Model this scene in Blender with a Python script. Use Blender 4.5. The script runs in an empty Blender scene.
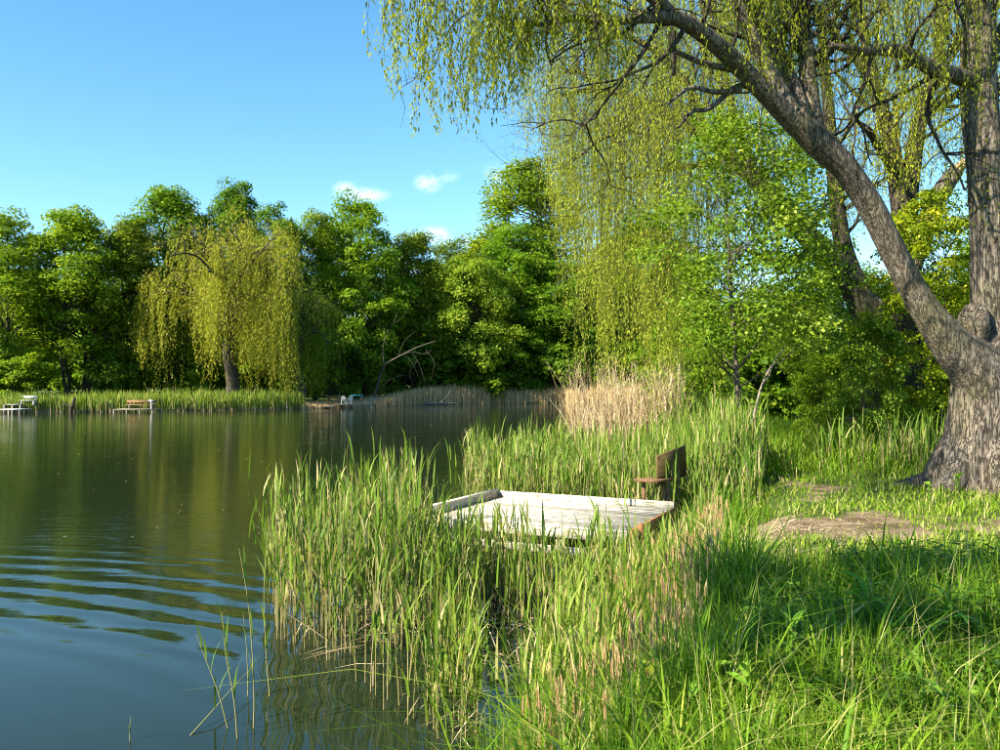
import bpy, math, random
import numpy as np
from mathutils import Vector

# ------------------------------------------------------------------ camera, sky, sun, exposure
SC = bpy.context.scene
COL = SC.collection
F, HY, CH = 850.0, 383.0, 2.8          # focal length and horizon row at 1000 px width, eye height over the water

cam_d = bpy.data.cameras.new('camera')
cam_d.sensor_width = 36.0
cam_d.lens = 36.0 * F / 1000.0
cam_d.shift_y = 0.008
cam_d.clip_start = 0.1
cam_d.clip_end = 6000
cam = bpy.data.objects.new('camera', cam_d)
COL.objects.link(cam)
cam.location = (0, 0, CH)
cam.rotation_euler = (math.radians(90), 0, 0)
SC.camera = cam

SUN_AZ = math.radians(236)             # clockwise from +Y: to the left and a little behind the camera
SUN_EL = math.radians(35)

def pdir(px, py):
    return Vector(((px - 500) / F, 1.0, (HY - py) / F)).normalized()

def build_world():
    w = bpy.data.worlds.new('World')
    SC.world = w
    w.use_nodes = True
    nt = w.node_tree
    nt.nodes.clear()
    N, L = nt.nodes.new, nt.links.new
    sky = N('ShaderNodeTexSky')
    sky.sky_type = 'NISHITA'
    sky.sun_disc = False
    sky.sun_elevation = SUN_EL
    sky.sun_rotation = SUN_AZ
    sky.air_density = 1.0
    sky.dust_density = 0.05
    sky.ozone_density = 3.0
    hs = N('ShaderNodeHueSaturation')
    hs.inputs['Hue'].default_value = 0.488
    hs.inputs['Saturation'].default_value = 1.2
    hs.inputs['Value'].default_value = 1.0
    L(sky.outputs[0], hs.inputs['Color'])
    tc = N('ShaderNodeTexCoord')
    nz = N('ShaderNodeTexNoise')
    nz.inputs['Scale'].default_value = 34
    nz.inputs['Detail'].default_value = 7
    nz.inputs['Roughness'].default_value = 0.62
    L(tc.outputs['Generated'], nz.inputs['Vector'])
    # small fair-weather clouds: direction, half width, half height, density
    clouds = [(pdir(362, 194), .032, .0095, .62), (pdir(345, 188), .015, .008, .5), (pdir(428, 183), .016, .011, .75),
              (pdir(440, 176), .022, .008, .4), (pdir(500, 174), .022, .014, .55), (pdir(432, 235), .030, .011, .6), (pdir(462, 243), .024, .009, .4)]
    rr = random.Random(4)
    for _ in range(5):
        az, el = rr.uniform(1.0, 5.2), rr.uniform(.16, .34)
        clouds.append((Vector((math.sin(az) * math.cos(el), math.cos(az) * math.cos(el), math.sin(el))), .05, .016, .7))
    acc = None
    for d, sx, sz, dens in clouds:
        sub = N('ShaderNodeVectorMath'); sub.operation = 'SUBTRACT'
        L(tc.outputs['Generated'], sub.inputs[0]); sub.inputs[1].default_value = d
        mul = N('ShaderNodeVectorMath'); mul.operation = 'MULTIPLY'
        L(sub.outputs[0], mul.inputs[0]); mul.inputs[1].default_value = (1 / sx, 1 / sx, 1 / sz)
        ln = N('ShaderNodeVectorMath'); ln.operation = 'LENGTH'
        L(mul.outputs[0], ln.inputs[0])
        mr = N('ShaderNodeMapRange'); mr.interpolation_type = 'SMOOTHSTEP'
        mr.inputs['From Min'].default_value = 1.25; mr.inputs['From Max'].default_value = 0.0
        mr.inputs['To Min'].default_value = 0.0; mr.inputs['To Max'].default_value = dens
        L(ln.outputs['Value'], mr.inputs['Value'])
        if acc is None:
            acc = mr.outputs[0]
        else:
            ad = N('ShaderNodeMath'); ad.operation = 'MAXIMUM'
            L(acc, ad.inputs[0]); L(mr.outputs[0], ad.inputs[1]); acc = ad.outputs[0]
    nr = N('ShaderNodeMapRange'); nr.interpolation_type = 'SMOOTHSTEP'
    nr.inputs['From Min'].default_value = 0.36; nr.inputs['From Max'].default_value = 0.66
    L(nz.outputs['Fac'], nr.inputs['Value'])
    mm = N('ShaderNodeMath'); mm.operation = 'MULTIPLY'
    L(acc, mm.inputs[0]); L(nr.outputs[0], mm.inputs[1])
    mx = N('ShaderNodeMix'); mx.data_type = 'RGBA'
    L(mm.outputs[0], mx.inputs['Factor'])
    L(hs.outputs[0], mx.inputs[6]); mx.inputs[7].default_value = (7.5, 7.9, 8.3, 1)
    bg = N('ShaderNodeBackground'); bg.inputs['Strength'].default_value = 0.087
    L(mx.outputs[2], bg.inputs['Color'])
    out = N('ShaderNodeOutputWorld')
    L(bg.outputs[0], out.inputs['Surface'])

build_world()
sun_d = bpy.data.lights.new('sun', 'SUN')
sun_d.energy = 5.0
sun_d.angle = math.radians(0.53)
sun_d.color = (1.0, 0.89, 0.69)
sun = bpy.data.objects.new('sun', sun_d)
COL.objects.link(sun)
SUN_V = Vector((math.sin(SUN_AZ) * math.cos(SUN_EL), math.cos(SUN_AZ) * math.cos(SUN_EL), math.sin(SUN_EL)))
sun.rotation_euler = SUN_V.to_track_quat('Z', 'Y').to_euler()
sun.location = SUN_V * 50

vs = SC.view_settings
vs.view_transform = 'Standard'
vs.look = 'None'
vs.exposure = 1.68
vs.gamma = 1.0
vs.use_curve_mapping = False
SC.cycles.filter_width = 1.05
SC.cycles.max_bounces = 7
SC.cycles.diffuse_bounces = 3
SC.cycles.glossy_bounces = 3
SC.cycles.transmission_bounces = 4
SC.cycles.transparent_max_bounces = 4
SC.cycles.caustics_reflective = False
SC.cycles.caustics_refractive = False
SC.cycles.use_denoising = True
SC.cycles.denoiser = 'OPENIMAGEDENOISE'
SC.cycles.denoising_input_passes = 'RGB_ALBEDO_NORMAL'
SC.cycles.denoising_prefilter = 'ACCURATE'

# ------------------------------------------------------------------ helpers
RNG = np.random.default_rng(11)

def P(px, py, Y):
    """the world point seen at photograph pixel (px, py) at distance Y"""
    return np.array([(px - 500) / F * Y, Y, CH - (py - HY) / F * Y])

def norm(a):
    return a / np.maximum(np.linalg.norm(a, axis=-1, keepdims=True), 1e-9)

def smooth(e0, e1, x):
    t = np.clip((x - e0) / (e1 - e0), 0, 1)
    return t * t * (3 - 2 * t)

def vnoise(p, seed=0):
    """cheap smooth value noise in 3-D, p (N,3) -> (N,) in -1..1"""
    p = np.asarray(p, float)
    i = np.floor(p).astype(np.int64)
    f = p - i
    f = f * f * (3 - 2 * f)
    def h(ix, iy, iz):
        n = (ix * 374761393 + iy * 668265263 + iz * 1442695041 + seed * 974711) & 0x7fffffff
        n = ((n ^ (n >> 13)) * 1274126177) & 0x7fffffff
        return ((n ^ (n >> 16)) & 0xffff) / 32767.5 - 1
    r = 0
    for dx in (0, 1):
        for dy in (0, 1):
            for dz in (0, 1):
                w = (f[:, 0] if dx else 1 - f[:, 0]) * (f[:, 1] if dy else 1 - f[:, 1]) * (f[:, 2] if dz else 1 - f[:, 2])
                r = r + w * h(i[:, 0] + dx, i[:, 1] + dy, i[:, 2] + dz)
    return r

class MB:
    """collects vertices, quads and a random tint per quad; build() links them as one mesh object"""
    def __init__(s):
        s.v, s.q, s.t, s.n = [], [], [], 0
    def add(s, v, q, t=None):
        v = np.asarray(v, float).reshape(-1, 3); q = np.asarray(q, np.int64).reshape(-1, 4)
        s.v.append(v); s.q.append(q + s.n); s.n += len(v)
        s.t.append(np.full(len(q), .5) if t is None else np.broadcast_to(np.asarray(t, float), (len(q),)))
        return s
    def mesh(s, name, mat, smooth_shade=False, origin=None):
        v = np.concatenate(s.v); q = np.concatenate(s.q); t = np.concatenate(s.t)
        if origin is not None:
            v = v - np.asarray(origin, float)
        me = bpy.data.meshes.new(name)
        me.vertices.add(len(v)); me.vertices.foreach_set('co', v.astype(np.float32).ravel())
        me.loops.add(len(q) * 4); me.loops.foreach_set('vertex_index', q.astype(np.int32).ravel())
        me.polygons.add(len(q))
        me.polygons.foreach_set('loop_start', np.arange(0, len(q) * 4, 4, dtype=np.int32))
        if smooth_shade:
            me.polygons.foreach_set('use_smooth', np.ones(len(q), bool))
        a = me.attributes.new('tint', 'FLOAT', 'FACE')
        a.data.foreach_set('value', t.astype(np.float32))
        me.update(calc_edges=True)
        me.materials.append(mat)
        return me
    def build(s, name, mat, parent=None, smooth_shade=False, origin=None):
        o = bpy.data.objects.new(name, s.mesh(name, mat, smooth_shade, origin))
        COL.objects.link(o)
        o.parent = parent
        return o

def tag(o, label=None, cat=None, group=None, kind=None):
    if label: o['label'] = label
    if cat: o['category'] = cat
    if group: o['group'] = group
    if kind: o['kind'] = kind
    return o

def thing(name, label, cat, loc=(0, 0, 0), group=None, rz=0, scale=(1, 1, 1)):
    o = bpy.data.objects.new(name, None)
    COL.objects.link(o)
    o.location = [float(c) for c in loc]
    o.rotation_euler = (0, 0, rz)
    o.scale = scale
    o.empty_display_size = 0.2
    return tag(o, label, cat, group)

def tube(mb, path, rad, n=6, t=.5, cap=True, rough=0.0, seed=0, freq=1.5):
    """a tube along path with a radius at every point; rough adds bark ridges"""
    path = np.asarray(path, float); rad = np.asarray(rad, float); k = len(path)
    tan = norm(np.gradient(path, axis=0))
    ref = np.array([0, 0, 1.0]) if abs(tan[0, 2]) < .9 else np.array([1.0, 0, 0])
    u = norm(np.cross(tan[0], ref))
    us = []
    for i in range(k):
        u = norm(u - tan[i] * np.dot(u, tan[i])); us.append(u)
    us = np.array(us); vs_ = np.cross(tan, us)
    a = np.arange(n) * 2 * np.pi / n
    r = np.repeat(rad[:, None], n, 1)
    if rough:
        L = np.concatenate([[0], np.cumsum(np.linalg.norm(np.diff(path, axis=0), axis=1))])
        pp = np.stack([np.repeat(np.cos(a)[None], k, 0) * 3.0 * freq, np.repeat(np.sin(a)[None], k, 0) * 3.0 * freq,
                       np.repeat(L[:, None], n, 1) * freq], -1).reshape(-1, 3)
        ridge = 1 - 2 * np.abs(vnoise(pp * [1.6, 1.6, .9], seed)) 
        big = vnoise(pp * [.35, .35, .8], seed + 5)
        fine = 1 - 2 * np.abs(vnoise(pp * [3.4, 3.4, 2.2], seed + 9))
        r = r * (1 + rough * (.55 * ridge + .8 * big + .25 * fine).reshape(k, n))
    v = path[:, None] + r[..., None] * (np.cos(a)[None, :, None] * us[:, None] + np.sin(a)[None, :, None] * vs_[:, None])
    i = np.arange(k - 1)[:, None] * n; j = np.arange(n)[None]; j2 = (j + 1) % n
    q = np.stack([i + j, i + j2, i + n + j2, i + n + j], -1).reshape(-1, 4)
    vv = v.reshape(-1, 3)
    if cap:
        vv = np.concatenate([vv, path[-1:] + tan[-1:] * rad[-1] * .5, path[:1]])
        top, bot = len(vv) - 2, len(vv) - 1
        b = (k - 1) * n
        e = [[b + x, b + (x + 1) % n, b + (x + 2) % n, top] for x in range(0, n - 1, 2)] + ([[b + n - 1, b, top, top]] if n % 2 else [])
        e = [[b + x, b + (x + 1) % n, top, top] for x in range(n)]
        e = [x[:3] + [x[2]] for x in e]
        # two-triangle fan expressed as quads over pairs of rim vertices
        fan = [[b + x, b + (x + 1) % n, b + (x + 2) % n, top] for x in range(0, n - (n % 2), 2)]
        q = np.concatenate([q, np.array(fan).reshape(-1, 4)]) if n % 2 == 0 else q
    mb.add(vv, q, t)

def spline(pts, per=6):
    """Catmull-Rom through rows of pts (any number of columns)"""
    p = np.asarray(pts, float)
    e = np.concatenate([[2 * p[0] - p[1]], p, [2 * p[-1] - p[-2]]])
    out = []
    for i in range(1, len(e) - 2):
        for s in range(per):
            t = s / per
            out.append(.5 * ((2 * e[i]) + (-e[i - 1] + e[i + 1]) * t + (2 * e[i - 1] - 5 * e[i] + 4 * e[i + 1] - e[i + 2]) * t * t
                             + (-e[i - 1] + 3 * e[i] - 3 * e[i + 1] + e[i + 2]) * t ** 3))
    out.append(p[-1])
    return np.array(out)

def leaves(mb, c, d, nrm, ln, wd, t, fold=.18):
    """rhombic folded leaves: centre, long axis, normal, length, width, tint"""
    c = np.asarray(c); N_ = len(c)
    d = norm(d); s = norm(np.cross(nrm, d)); nn = np.cross(d, s)
    ln = np.broadcast_to(ln, (N_,))[:, None]; wd = np.broadcast_to(wd, (N_,))[:, None]
    v = np.stack([c - d * ln * .5, c + s * wd * .5 + nn * wd * fold - d * ln * .08, c + d * ln * .5 - nn * ln * .08,
                  c - s * wd * .5 + nn * wd * fold - d * ln * .08], 1).reshape(-1, 3)
    q = np.arange(N_ * 4).reshape(-1, 4)
    mb.add(v, q, t)

def blades(mb, base, h, w, lean, az, face, t, nseg=3, up=None, taper=1.4, start=.75):
    """bending ribbons: grass blades, reed leaves. lean = sideways reach as a share of the height"""
    N_ = len(base)
    h = np.broadcast_to(h, (N_,)); w = np.broadcast_to(w, (N_,)); lean = np.broadcast_to(lean, (N_,))
    L = np.stack([np.cos(az), np.sin(az), np.zeros(N_)], -1)
    S = np.stack([np.cos(face), np.sin(face), np.zeros(N_)], -1)
    rows = []
    for k in range(nseg + 1):
        u = k / nseg
        c = base + np.array([0, 0, 1.0]) * (h * (u - .35 * np.minimum(lean, 1.6) * u ** 3))[:, None] + L * (h * lean * u ** 1.8)[:, None]
        ww = w * np.maximum(start + (1 - start) * math.sin(min(1, u * 2.2) * 1.57) if u < .45 else (1 - ((u - .45) / .55) ** taper), .05)
        rows.append(c - S * ww[:, None] * .5); rows.append(c + S * ww[:, None] * .5)
    v = np.stack(rows, 1)
    m = 2 * (nseg + 1)
    q = np.array([[2 * k, 2 * k + 1, 2 * k + 3, 2 * k + 2] for k in range(nseg)])
    q = (np.arange(N_)[:, None, None] * m + q[None]).reshape(-1, 4)
    mb.add(v.reshape(-1, 3), q, np.repeat(t, nseg))

def box(mb, c, size, ax=(1, 0, 0), ay=(0, 1, 0), az=(0, 0, 1), t=.5, bev=.0):
    """an oriented box with small chamfered long edges"""
    ax, ay, az = norm(np.array(ax, float)), norm(np.array(ay, float)), norm(np.array(az, float))
    sx, sy, sz = [x / 2 for x in size]
    b = bev if bev else min(size) * .12
    ring = [(-sy + b, -sz), (sy - b, -sz), (sy, -sz + b), (sy, sz - b), (sy - b, sz), (-sy + b, sz), (-sy, sz - b), (-sy, -sz + b)]
    v = []
    for x in (-sx, sx):
        for y, z in ring:
            v.append(np.asarray(c) + ax * x + ay * y + az * z)
    q = [[i, (i + 1) % 8, 8 + (i + 1) % 8, 8 + i] for i in range(8)]
    q += [[7, 6, 5, 4][::1], [7, 4, 3, 0], [0, 3, 2, 1]]
    q += [[15 - 3, 15 - 2, 15 - 1, 15], [8, 11, 12, 15], [9, 10, 11, 8]]
    mb.add(v, q, t)
    return mb

# ------------------------------------------------------------------ materials
def mat_new(name):
    m = bpy.data.materials.new(name)
    m.use_nodes = True
    m.node_tree.nodes.clear()
    return m, m.node_tree.nodes.new, m.node_tree.links.new

def ramp(N, stops):
    r = N('ShaderNodeValToRGB')
    e = r.color_ramp.elements
    while len(e) < len(stops): e.new(.5)
    for x, (p, c) in zip(e, stops):
        x.position = p; x.color = (*c, 1)
    return r

def leaf_mat(name, stops, transl=.38, rough=.55, spec=.16, obj_tint=True, tmul=(1.25, 1.2, .6)):
    m, N, L = mat_new(name)
    at = N('ShaderNodeAttribute'); at.attribute_name = 'tint'
    r = ramp(N, stops)
    L(at.outputs['Fac'], r.inputs[0])
    col = r.outputs[0]
    if obj_tint:
        oi = N('ShaderNodeObjectInfo')
        mx = N('ShaderNodeMix'); mx.data_type = 'RGBA'; mx.blend_type = 'MULTIPLY'; mx.inputs['Factor'].default_value = 1
        L(col, mx.inputs[6]); L(oi.outputs['Color'], mx.inputs[7]); col = mx.outputs[2]
    p = N('ShaderNodeBsdfPrincipled')
    p.inputs['Roughness'].default_value = rough
    p.inputs['Specular IOR Level'].default_value = spec
    L(col, p.inputs['Base Color'])
    tm = N('ShaderNodeMix'); tm.data_type = 'RGBA'; tm.blend_type = 'MULTIPLY'; tm.inputs['Factor'].default_value = 1
    L(col, tm.inputs[6]); tm.inputs[7].default_value = (*tmul, 1)
    tr = N('ShaderNodeBsdfTranslucent'); L(tm.outputs[2], tr.inputs['Color'])
    ms = N('ShaderNodeMixShader'); ms.inputs[0].default_value = transl
    L(p.outputs[0], ms.inputs[1]); L(tr.outputs[0], ms.inputs[2])
    o = N('ShaderNodeOutputMaterial'); L(ms.outputs[0], o.inputs['Surface'])
    return m

def bark_mat(name, dark, light, moss=None, scale=6.0, bump=.02, rough=.9):
    m, N, L = mat_new(name)
    g = N('ShaderNodeTexCoord')
    mp = N('ShaderNodeMapping'); mp.inputs['Scale'].default_value = (1, 1, .28)
    L(g.outputs['Object'], mp.inputs['Vector'])
    nz = N('ShaderNodeTexNoise'); nz.inputs['Scale'].default_value = scale; nz.inputs['Detail'].default_value = 9; nz.inputs['Roughness'].default_value = .7
    nz.inputs['Distortion'].default_value = .15
    L(mp.outputs[0], nz.inputs['Vector'])
    vo = N('ShaderNodeTexVoronoi'); vo.feature = 'DISTANCE_TO_EDGE'; vo.inputs['Scale'].default_value = scale * 1.6
    dm = N('ShaderNodeMix'); dm.data_type = 'VECTOR'; dm.inputs['Factor'].default_value = .12
    L(mp.outputs[0], dm.inputs[4]); L(nz.outputs['Color'], dm.inputs[5]); L(dm.outputs[1], vo.inputs['Vector'])
    r = ramp(N, [(.3, dark), (.52, tuple((a + b) / 2 for a, b in zip(dark, light))), (.72, light)])
    L(nz.outputs['Fac'], r.inputs[0])
    col = r.outputs[0]
    if moss:
        n2 = N('ShaderNodeTexNoise'); n2.inputs['Scale'].default_value = 1.1; n2.inputs['Detail'].default_value = 5
        L(g.outputs['Object'], n2.inputs['Vector'])
        r2 = ramp(N, [(.5, (0, 0, 0)), (.68, (.75, .75, .75))]); L(n2.outputs['Fac'], r2.inputs[0])
        mx = N('ShaderNodeMix'); mx.data_type = 'RGBA'; L(r2.outputs[0], mx.inputs['Factor'])
        L(col, mx.inputs[6]); mx.inputs[7].default_value = (*moss, 1); col = mx.outputs[2]
    # long dark fissures
    m3 = N('ShaderNodeMapping'); m3.inputs['Scale'].default_value = (1, 1, .11); L(g.outputs['Object'], m3.inputs['Vector'])
    n3 = N('ShaderNodeTexNoise'); n3.inputs['Scale'].default_value = scale * 2.6; n3.inputs['Detail'].default_value = 5; n3.inputs['Roughness'].default_value = .6; n3.inputs['Distortion'].default_value = .1
    L(m3.outputs[0], n3.inputs['Vector'])
    ab = N('ShaderNodeMath'); ab.operation = 'SUBTRACT'; L(n3.outputs['Fac'], ab.inputs[0]); ab.inputs[1].default_value = .5
    a2 = N('ShaderNodeMath'); a2.operation = 'ABSOLUTE'; L(ab.outputs[0], a2.inputs[0])
    fr = N('ShaderNodeMapRange'); fr.inputs['From Min'].default_value = .0; fr.inputs['From Max'].default_value = .05; L(a2.outputs[0], fr.inputs['Value'])
    fm = N('ShaderNodeMix'); fm.data_type = 'RGBA'; L(fr.outputs[0], fm.inputs['Factor'])
    fm.inputs[6].default_value = (dark[0] * .8, dark[1] * .8, dark[2] * .8, 1); L(col, fm.inputs[7]); col = fm.outputs[2]
    p = N('ShaderNodeBsdfPrincipled'); p.inputs['Roughness'].default_value = rough; p.inputs['Specular IOR Level'].default_value = .2
    L(col, p.inputs['Base Color'])
    ad0 = N('ShaderNodeMath'); ad0.operation = 'MULTIPLY_ADD'; L(fr.outputs[0], ad0.inputs[0]); ad0.inputs[1].default_value = .8; L(nz.outputs['Fac'], ad0.inputs[2])
    ad = N('ShaderNodeMath'); ad.operation = 'MULTIPLY_ADD'
    L(vo.outputs['Distance'], ad.inputs[0]); ad.inputs[1].default_value = .6; L(ad0.outputs[0], ad.inputs[2])
    b = N('ShaderNodeBump'); b.inputs['Distance'].default_value = bump; b.inputs['Strength'].default_value = 1
    L(ad.outputs[0], b.inputs['Height']); L(b.outputs[0], p.inputs['Normal'])
    o = N('ShaderNodeOutputMaterial'); L(p.outputs[0], o.inputs['Surface'])
    return m

def wood_mat(name, dark, light, grain=14.0, rough=.8):
    """weathered boards: grain along the object, tint per board"""
    m, N, L = mat_new(name)
    g = N('ShaderNodeTexCoord'); oi = N('ShaderNodeObjectInfo')
    mp = N('ShaderNodeMapping'); mp.inputs['Scale'].default_value = (.9, 6, 6)
    L(g.outputs['Object'], mp.inputs['Vector'])
    ofs = N('ShaderNodeVectorMath'); ofs.operation = 'ADD'
    L(mp.outputs[0], ofs.inputs[0]); L(oi.outputs['Random'], ofs.inputs[1])
    nz = N('ShaderNodeTexNoise'); nz.inputs['Scale'].default_value = grain * .4; nz.inputs['Detail'].default_value = 8; nz.inputs['Roughness'].default_value = .65
    L(ofs.outputs[0], nz.inputs['Vector'])
    r = ramp(N, [(.36, dark), (.50, tuple(.35 * a + .65 * b for a, b in zip(dark, light))), (.66, light)])
    L(nz.outputs['Fac'], r.inputs[0])
    hv = N('ShaderNodeHueSaturation')
    mr = N('ShaderNodeMapRange'); mr.inputs['To Min'].default_value = .62; mr.inputs['To Max'].default_value = 1.12
    L(oi.outputs['Random'], mr.inputs['Value']); L(mr.outputs[0], hv.inputs['Value']); L(r.outputs[0], hv.inputs['Color'])
    p = N('ShaderNodeBsdfPrincipled'); p.inputs['Roughness'].default_value = rough; p.inputs['Specular IOR Level'].default_value = .25
    L(hv.outputs[0], p.inputs['Base Color'])
    b = N('ShaderNodeBump'); b.inputs['Distance'].default_value = .006
    L(nz.outputs['Fac'], b.inputs['Height']); L(b.outputs[0], p.inputs['Normal'])
    o = N('ShaderNodeOutputMaterial'); L(p.outputs[0], o.inputs['Surface'])
    return m

M = {}
M['leaf_green'] = leaf_mat('leaf_green', [(0, (.065, .13, .008)), (.5, (.14, .235, .012)), (.85, (.25, .33, .02)), (1, (.34, .38, .03))], transl=.45)
M['leaf_willow'] = leaf_mat('leaf_willow', [(0, (.15, .19, .016)), (.5, (.26, .30, .025)), (.85, (.36, .38, .04)), (1, (.42, .42, .08))], transl=.45)
M['leaf_young'] = leaf_mat('leaf_young', [(0, (.065, .14, .010)), (.45, (.13, .225, .015)), (.8, (.24, .33, .03)), (1, (.36, .42, .09))], transl=.42, rough=.42)
M['leaf_weed'] = leaf_mat('leaf_weed', [(0, (.05, .13, .015)), (.5, (.10, .21, .022)), (1, (.21, .32, .045))], transl=.35, rough=.45, obj_tint=False)
M['grass'] = leaf_mat('grass', [(0, (.045, .115, .008)), (.4, (.105, .22, .011)), (.75, (.20, .305, .02)), (.9, (.31, .36, .05)), (1, (.52, .46, .22))], transl=.38, rough=.55, spec=.14, obj_tint=False)
M['reed'] = leaf_mat('reed', [(0, (.06, .135, .018)), (.45, (.13, .225, .026)), (.78, (.24, .32, .04)), (.9, (.36, .35, .12)), (1, (.55, .45, .25))], transl=.36, rough=.5, spec=.16, obj_tint=False)
M['reed_stem'] = leaf_mat('reed_stem', [(0, (.16, .18, .05)), (.5, (.33, .30, .13)), (1, (.52, .42, .25))], transl=.1, rough=.5, obj_tint=False)
M['dry_reed'] = leaf_mat('dry_reed', [(0, (.22, .155, .08)), (.5, (.45, .36, .22)), (1, (.68, .57, .39))], transl=.22, rough=.6, obj_tint=True, tmul=(1, .95, .8))
M['seed'] = leaf_mat('seed', [(0, (.30, .20, .09)), (.5, (.48, .34, .17)), (1, (.60, .46, .26))], transl=.2, rough=.7, obj_tint=False, tmul=(1, .9, .7))
M['bark'] = bark_mat('bark', (.09, .074, .060), (.28, .24, .195), moss=(.15, .14, .075), scale=7, bump=.045)
M['bark_dark'] = bark_mat('bark_dark', (.028, .023, .018), (.12, .10, .078), moss=(.07, .08, .03), scale=6, bump=.02)
M['bark_pale'] = bark_mat('bark_pale', (.12, .095, .07), (.34, .29, .23), scale=9, bump=.008)
M['bark_young'] = bark_mat('bark_young', (.05, .042, .03), (.17, .145, .105), scale=9, bump=.008)
M['dead_wood'] = bark_mat('dead_wood', (.16, .13, .10), (.42, .36, .29), scale=8, bump=.01)
M['split_wood'] = bark_mat('split_wood', (.36, .25, .15), (.62, .48, .32), scale=12, bump=.01)
M['white_wood'] = wood_mat('white_wood', (.20, .165, .11), (.68, .63, .53))
M['grey_wood'] = wood_mat('grey_wood', (.13, .11, .085), (.36, .32, .26))
M['brown_wood'] = wood_mat('brown_wood', (.12, .065, .03), (.26, .155, .08))
M['rust_wood'] = wood_mat('rust_wood', (.20, .07, .03), (.38, .16, .07))
M['olive_wood'] = wood_mat('olive_wood', (.05, .034, .012), (.12, .085, .03))
M['white_paint'] = wood_mat('white_paint', (.62, .62, .60), (.80, .80, .78), rough=.5)
M['teal_paint'] = wood_mat('teal_paint', (.03, .16, .17), (.06, .26, .27), rough=.5)

def ground_mat():
    m, N, L = mat_new('ground')
    g = N('ShaderNodeNewGeometry')
    n1 = N('ShaderNodeTexNoise'); n1.inputs['Scale'].default_value = 1.6; n1.inputs['Detail'].default_value = 8; n1.inputs['Roughness'].default_value = .65
    L(g.outputs['Position'], n1.inputs['Vector'])
    n2 = N('ShaderNodeTexNoise'); n2.inputs['Scale'].default_value = 26; n2.inputs['Detail'].default_value = 6; n2.inputs['Roughness'].default_value = .7
    L(g.outputs['Position'], n2.inputs['Vector'])
    soil = ramp(N, [(.3, (.13, .09, .058)), (.5, (.28, .21, .135)), (.7, (.46, .37, .25))]); L(n2.outputs['Fac'], soil.inputs[0])
    green = ramp(N, [(.3, (.035, .055, .014)), (.6, (.075, .11, .022)), (.8, (.13, .13, .05))]); L(n2.outputs['Fac'], green.inputs[0])
    dk = ramp(N, [(.38, (.42, .38, .36)), (.6, (1, 1, 1))]); L(n1.outputs['Fac'], dk.inputs[0])
    sm_ = N('ShaderNodeMix'); sm_.data_type = 'RGBA'; sm_.blend_type = 'MULTIPLY'; sm_.inputs['Factor'].default_value = 1
    L(soil.outputs[0], sm_.inputs[6]); L(dk.outputs[0], sm_.inputs[7])
    at = N('ShaderNodeAttribute'); at.attribute_name = 'bare'
    ad = N('ShaderNodeMath'); ad.operation = 'ADD'; L(at.outputs['Fac'], ad.inputs[0]); L(n1.outputs['Fac'], ad.inputs[1])
    mr = N('ShaderNodeMapRange'); mr.inputs['From Min'].default_value = .72; mr.inputs['From Max'].default_value = .95; L(ad.outputs[0], mr.inputs['Value'])
    mx = N('ShaderNodeMix'); mx.data_type = 'RGBA'; L(mr.outputs[0], mx.inputs['Factor']); L(green.outputs[0], mx.inputs[6]); L(sm_.outputs[2], mx.inputs[7])
    p = N('ShaderNodeBsdfPrincipled'); p.inputs['Roughness'].default_value = .95; p.inputs['Specular IOR Level'].default_value = .1
    L(mx.outputs[2], p.inputs['Base Color'])
    b = N('ShaderNodeBump'); b.inputs['Distance'].default_value = .03; L(n2.outputs['Fac'], b.inputs['Height']); L(b.outputs[0], p.inputs['Normal'])
    o = N('ShaderNodeOutputMaterial'); L(p.outputs[0], o.inputs['Surface'])
    return m
M['ground'] = ground_mat()

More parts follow.
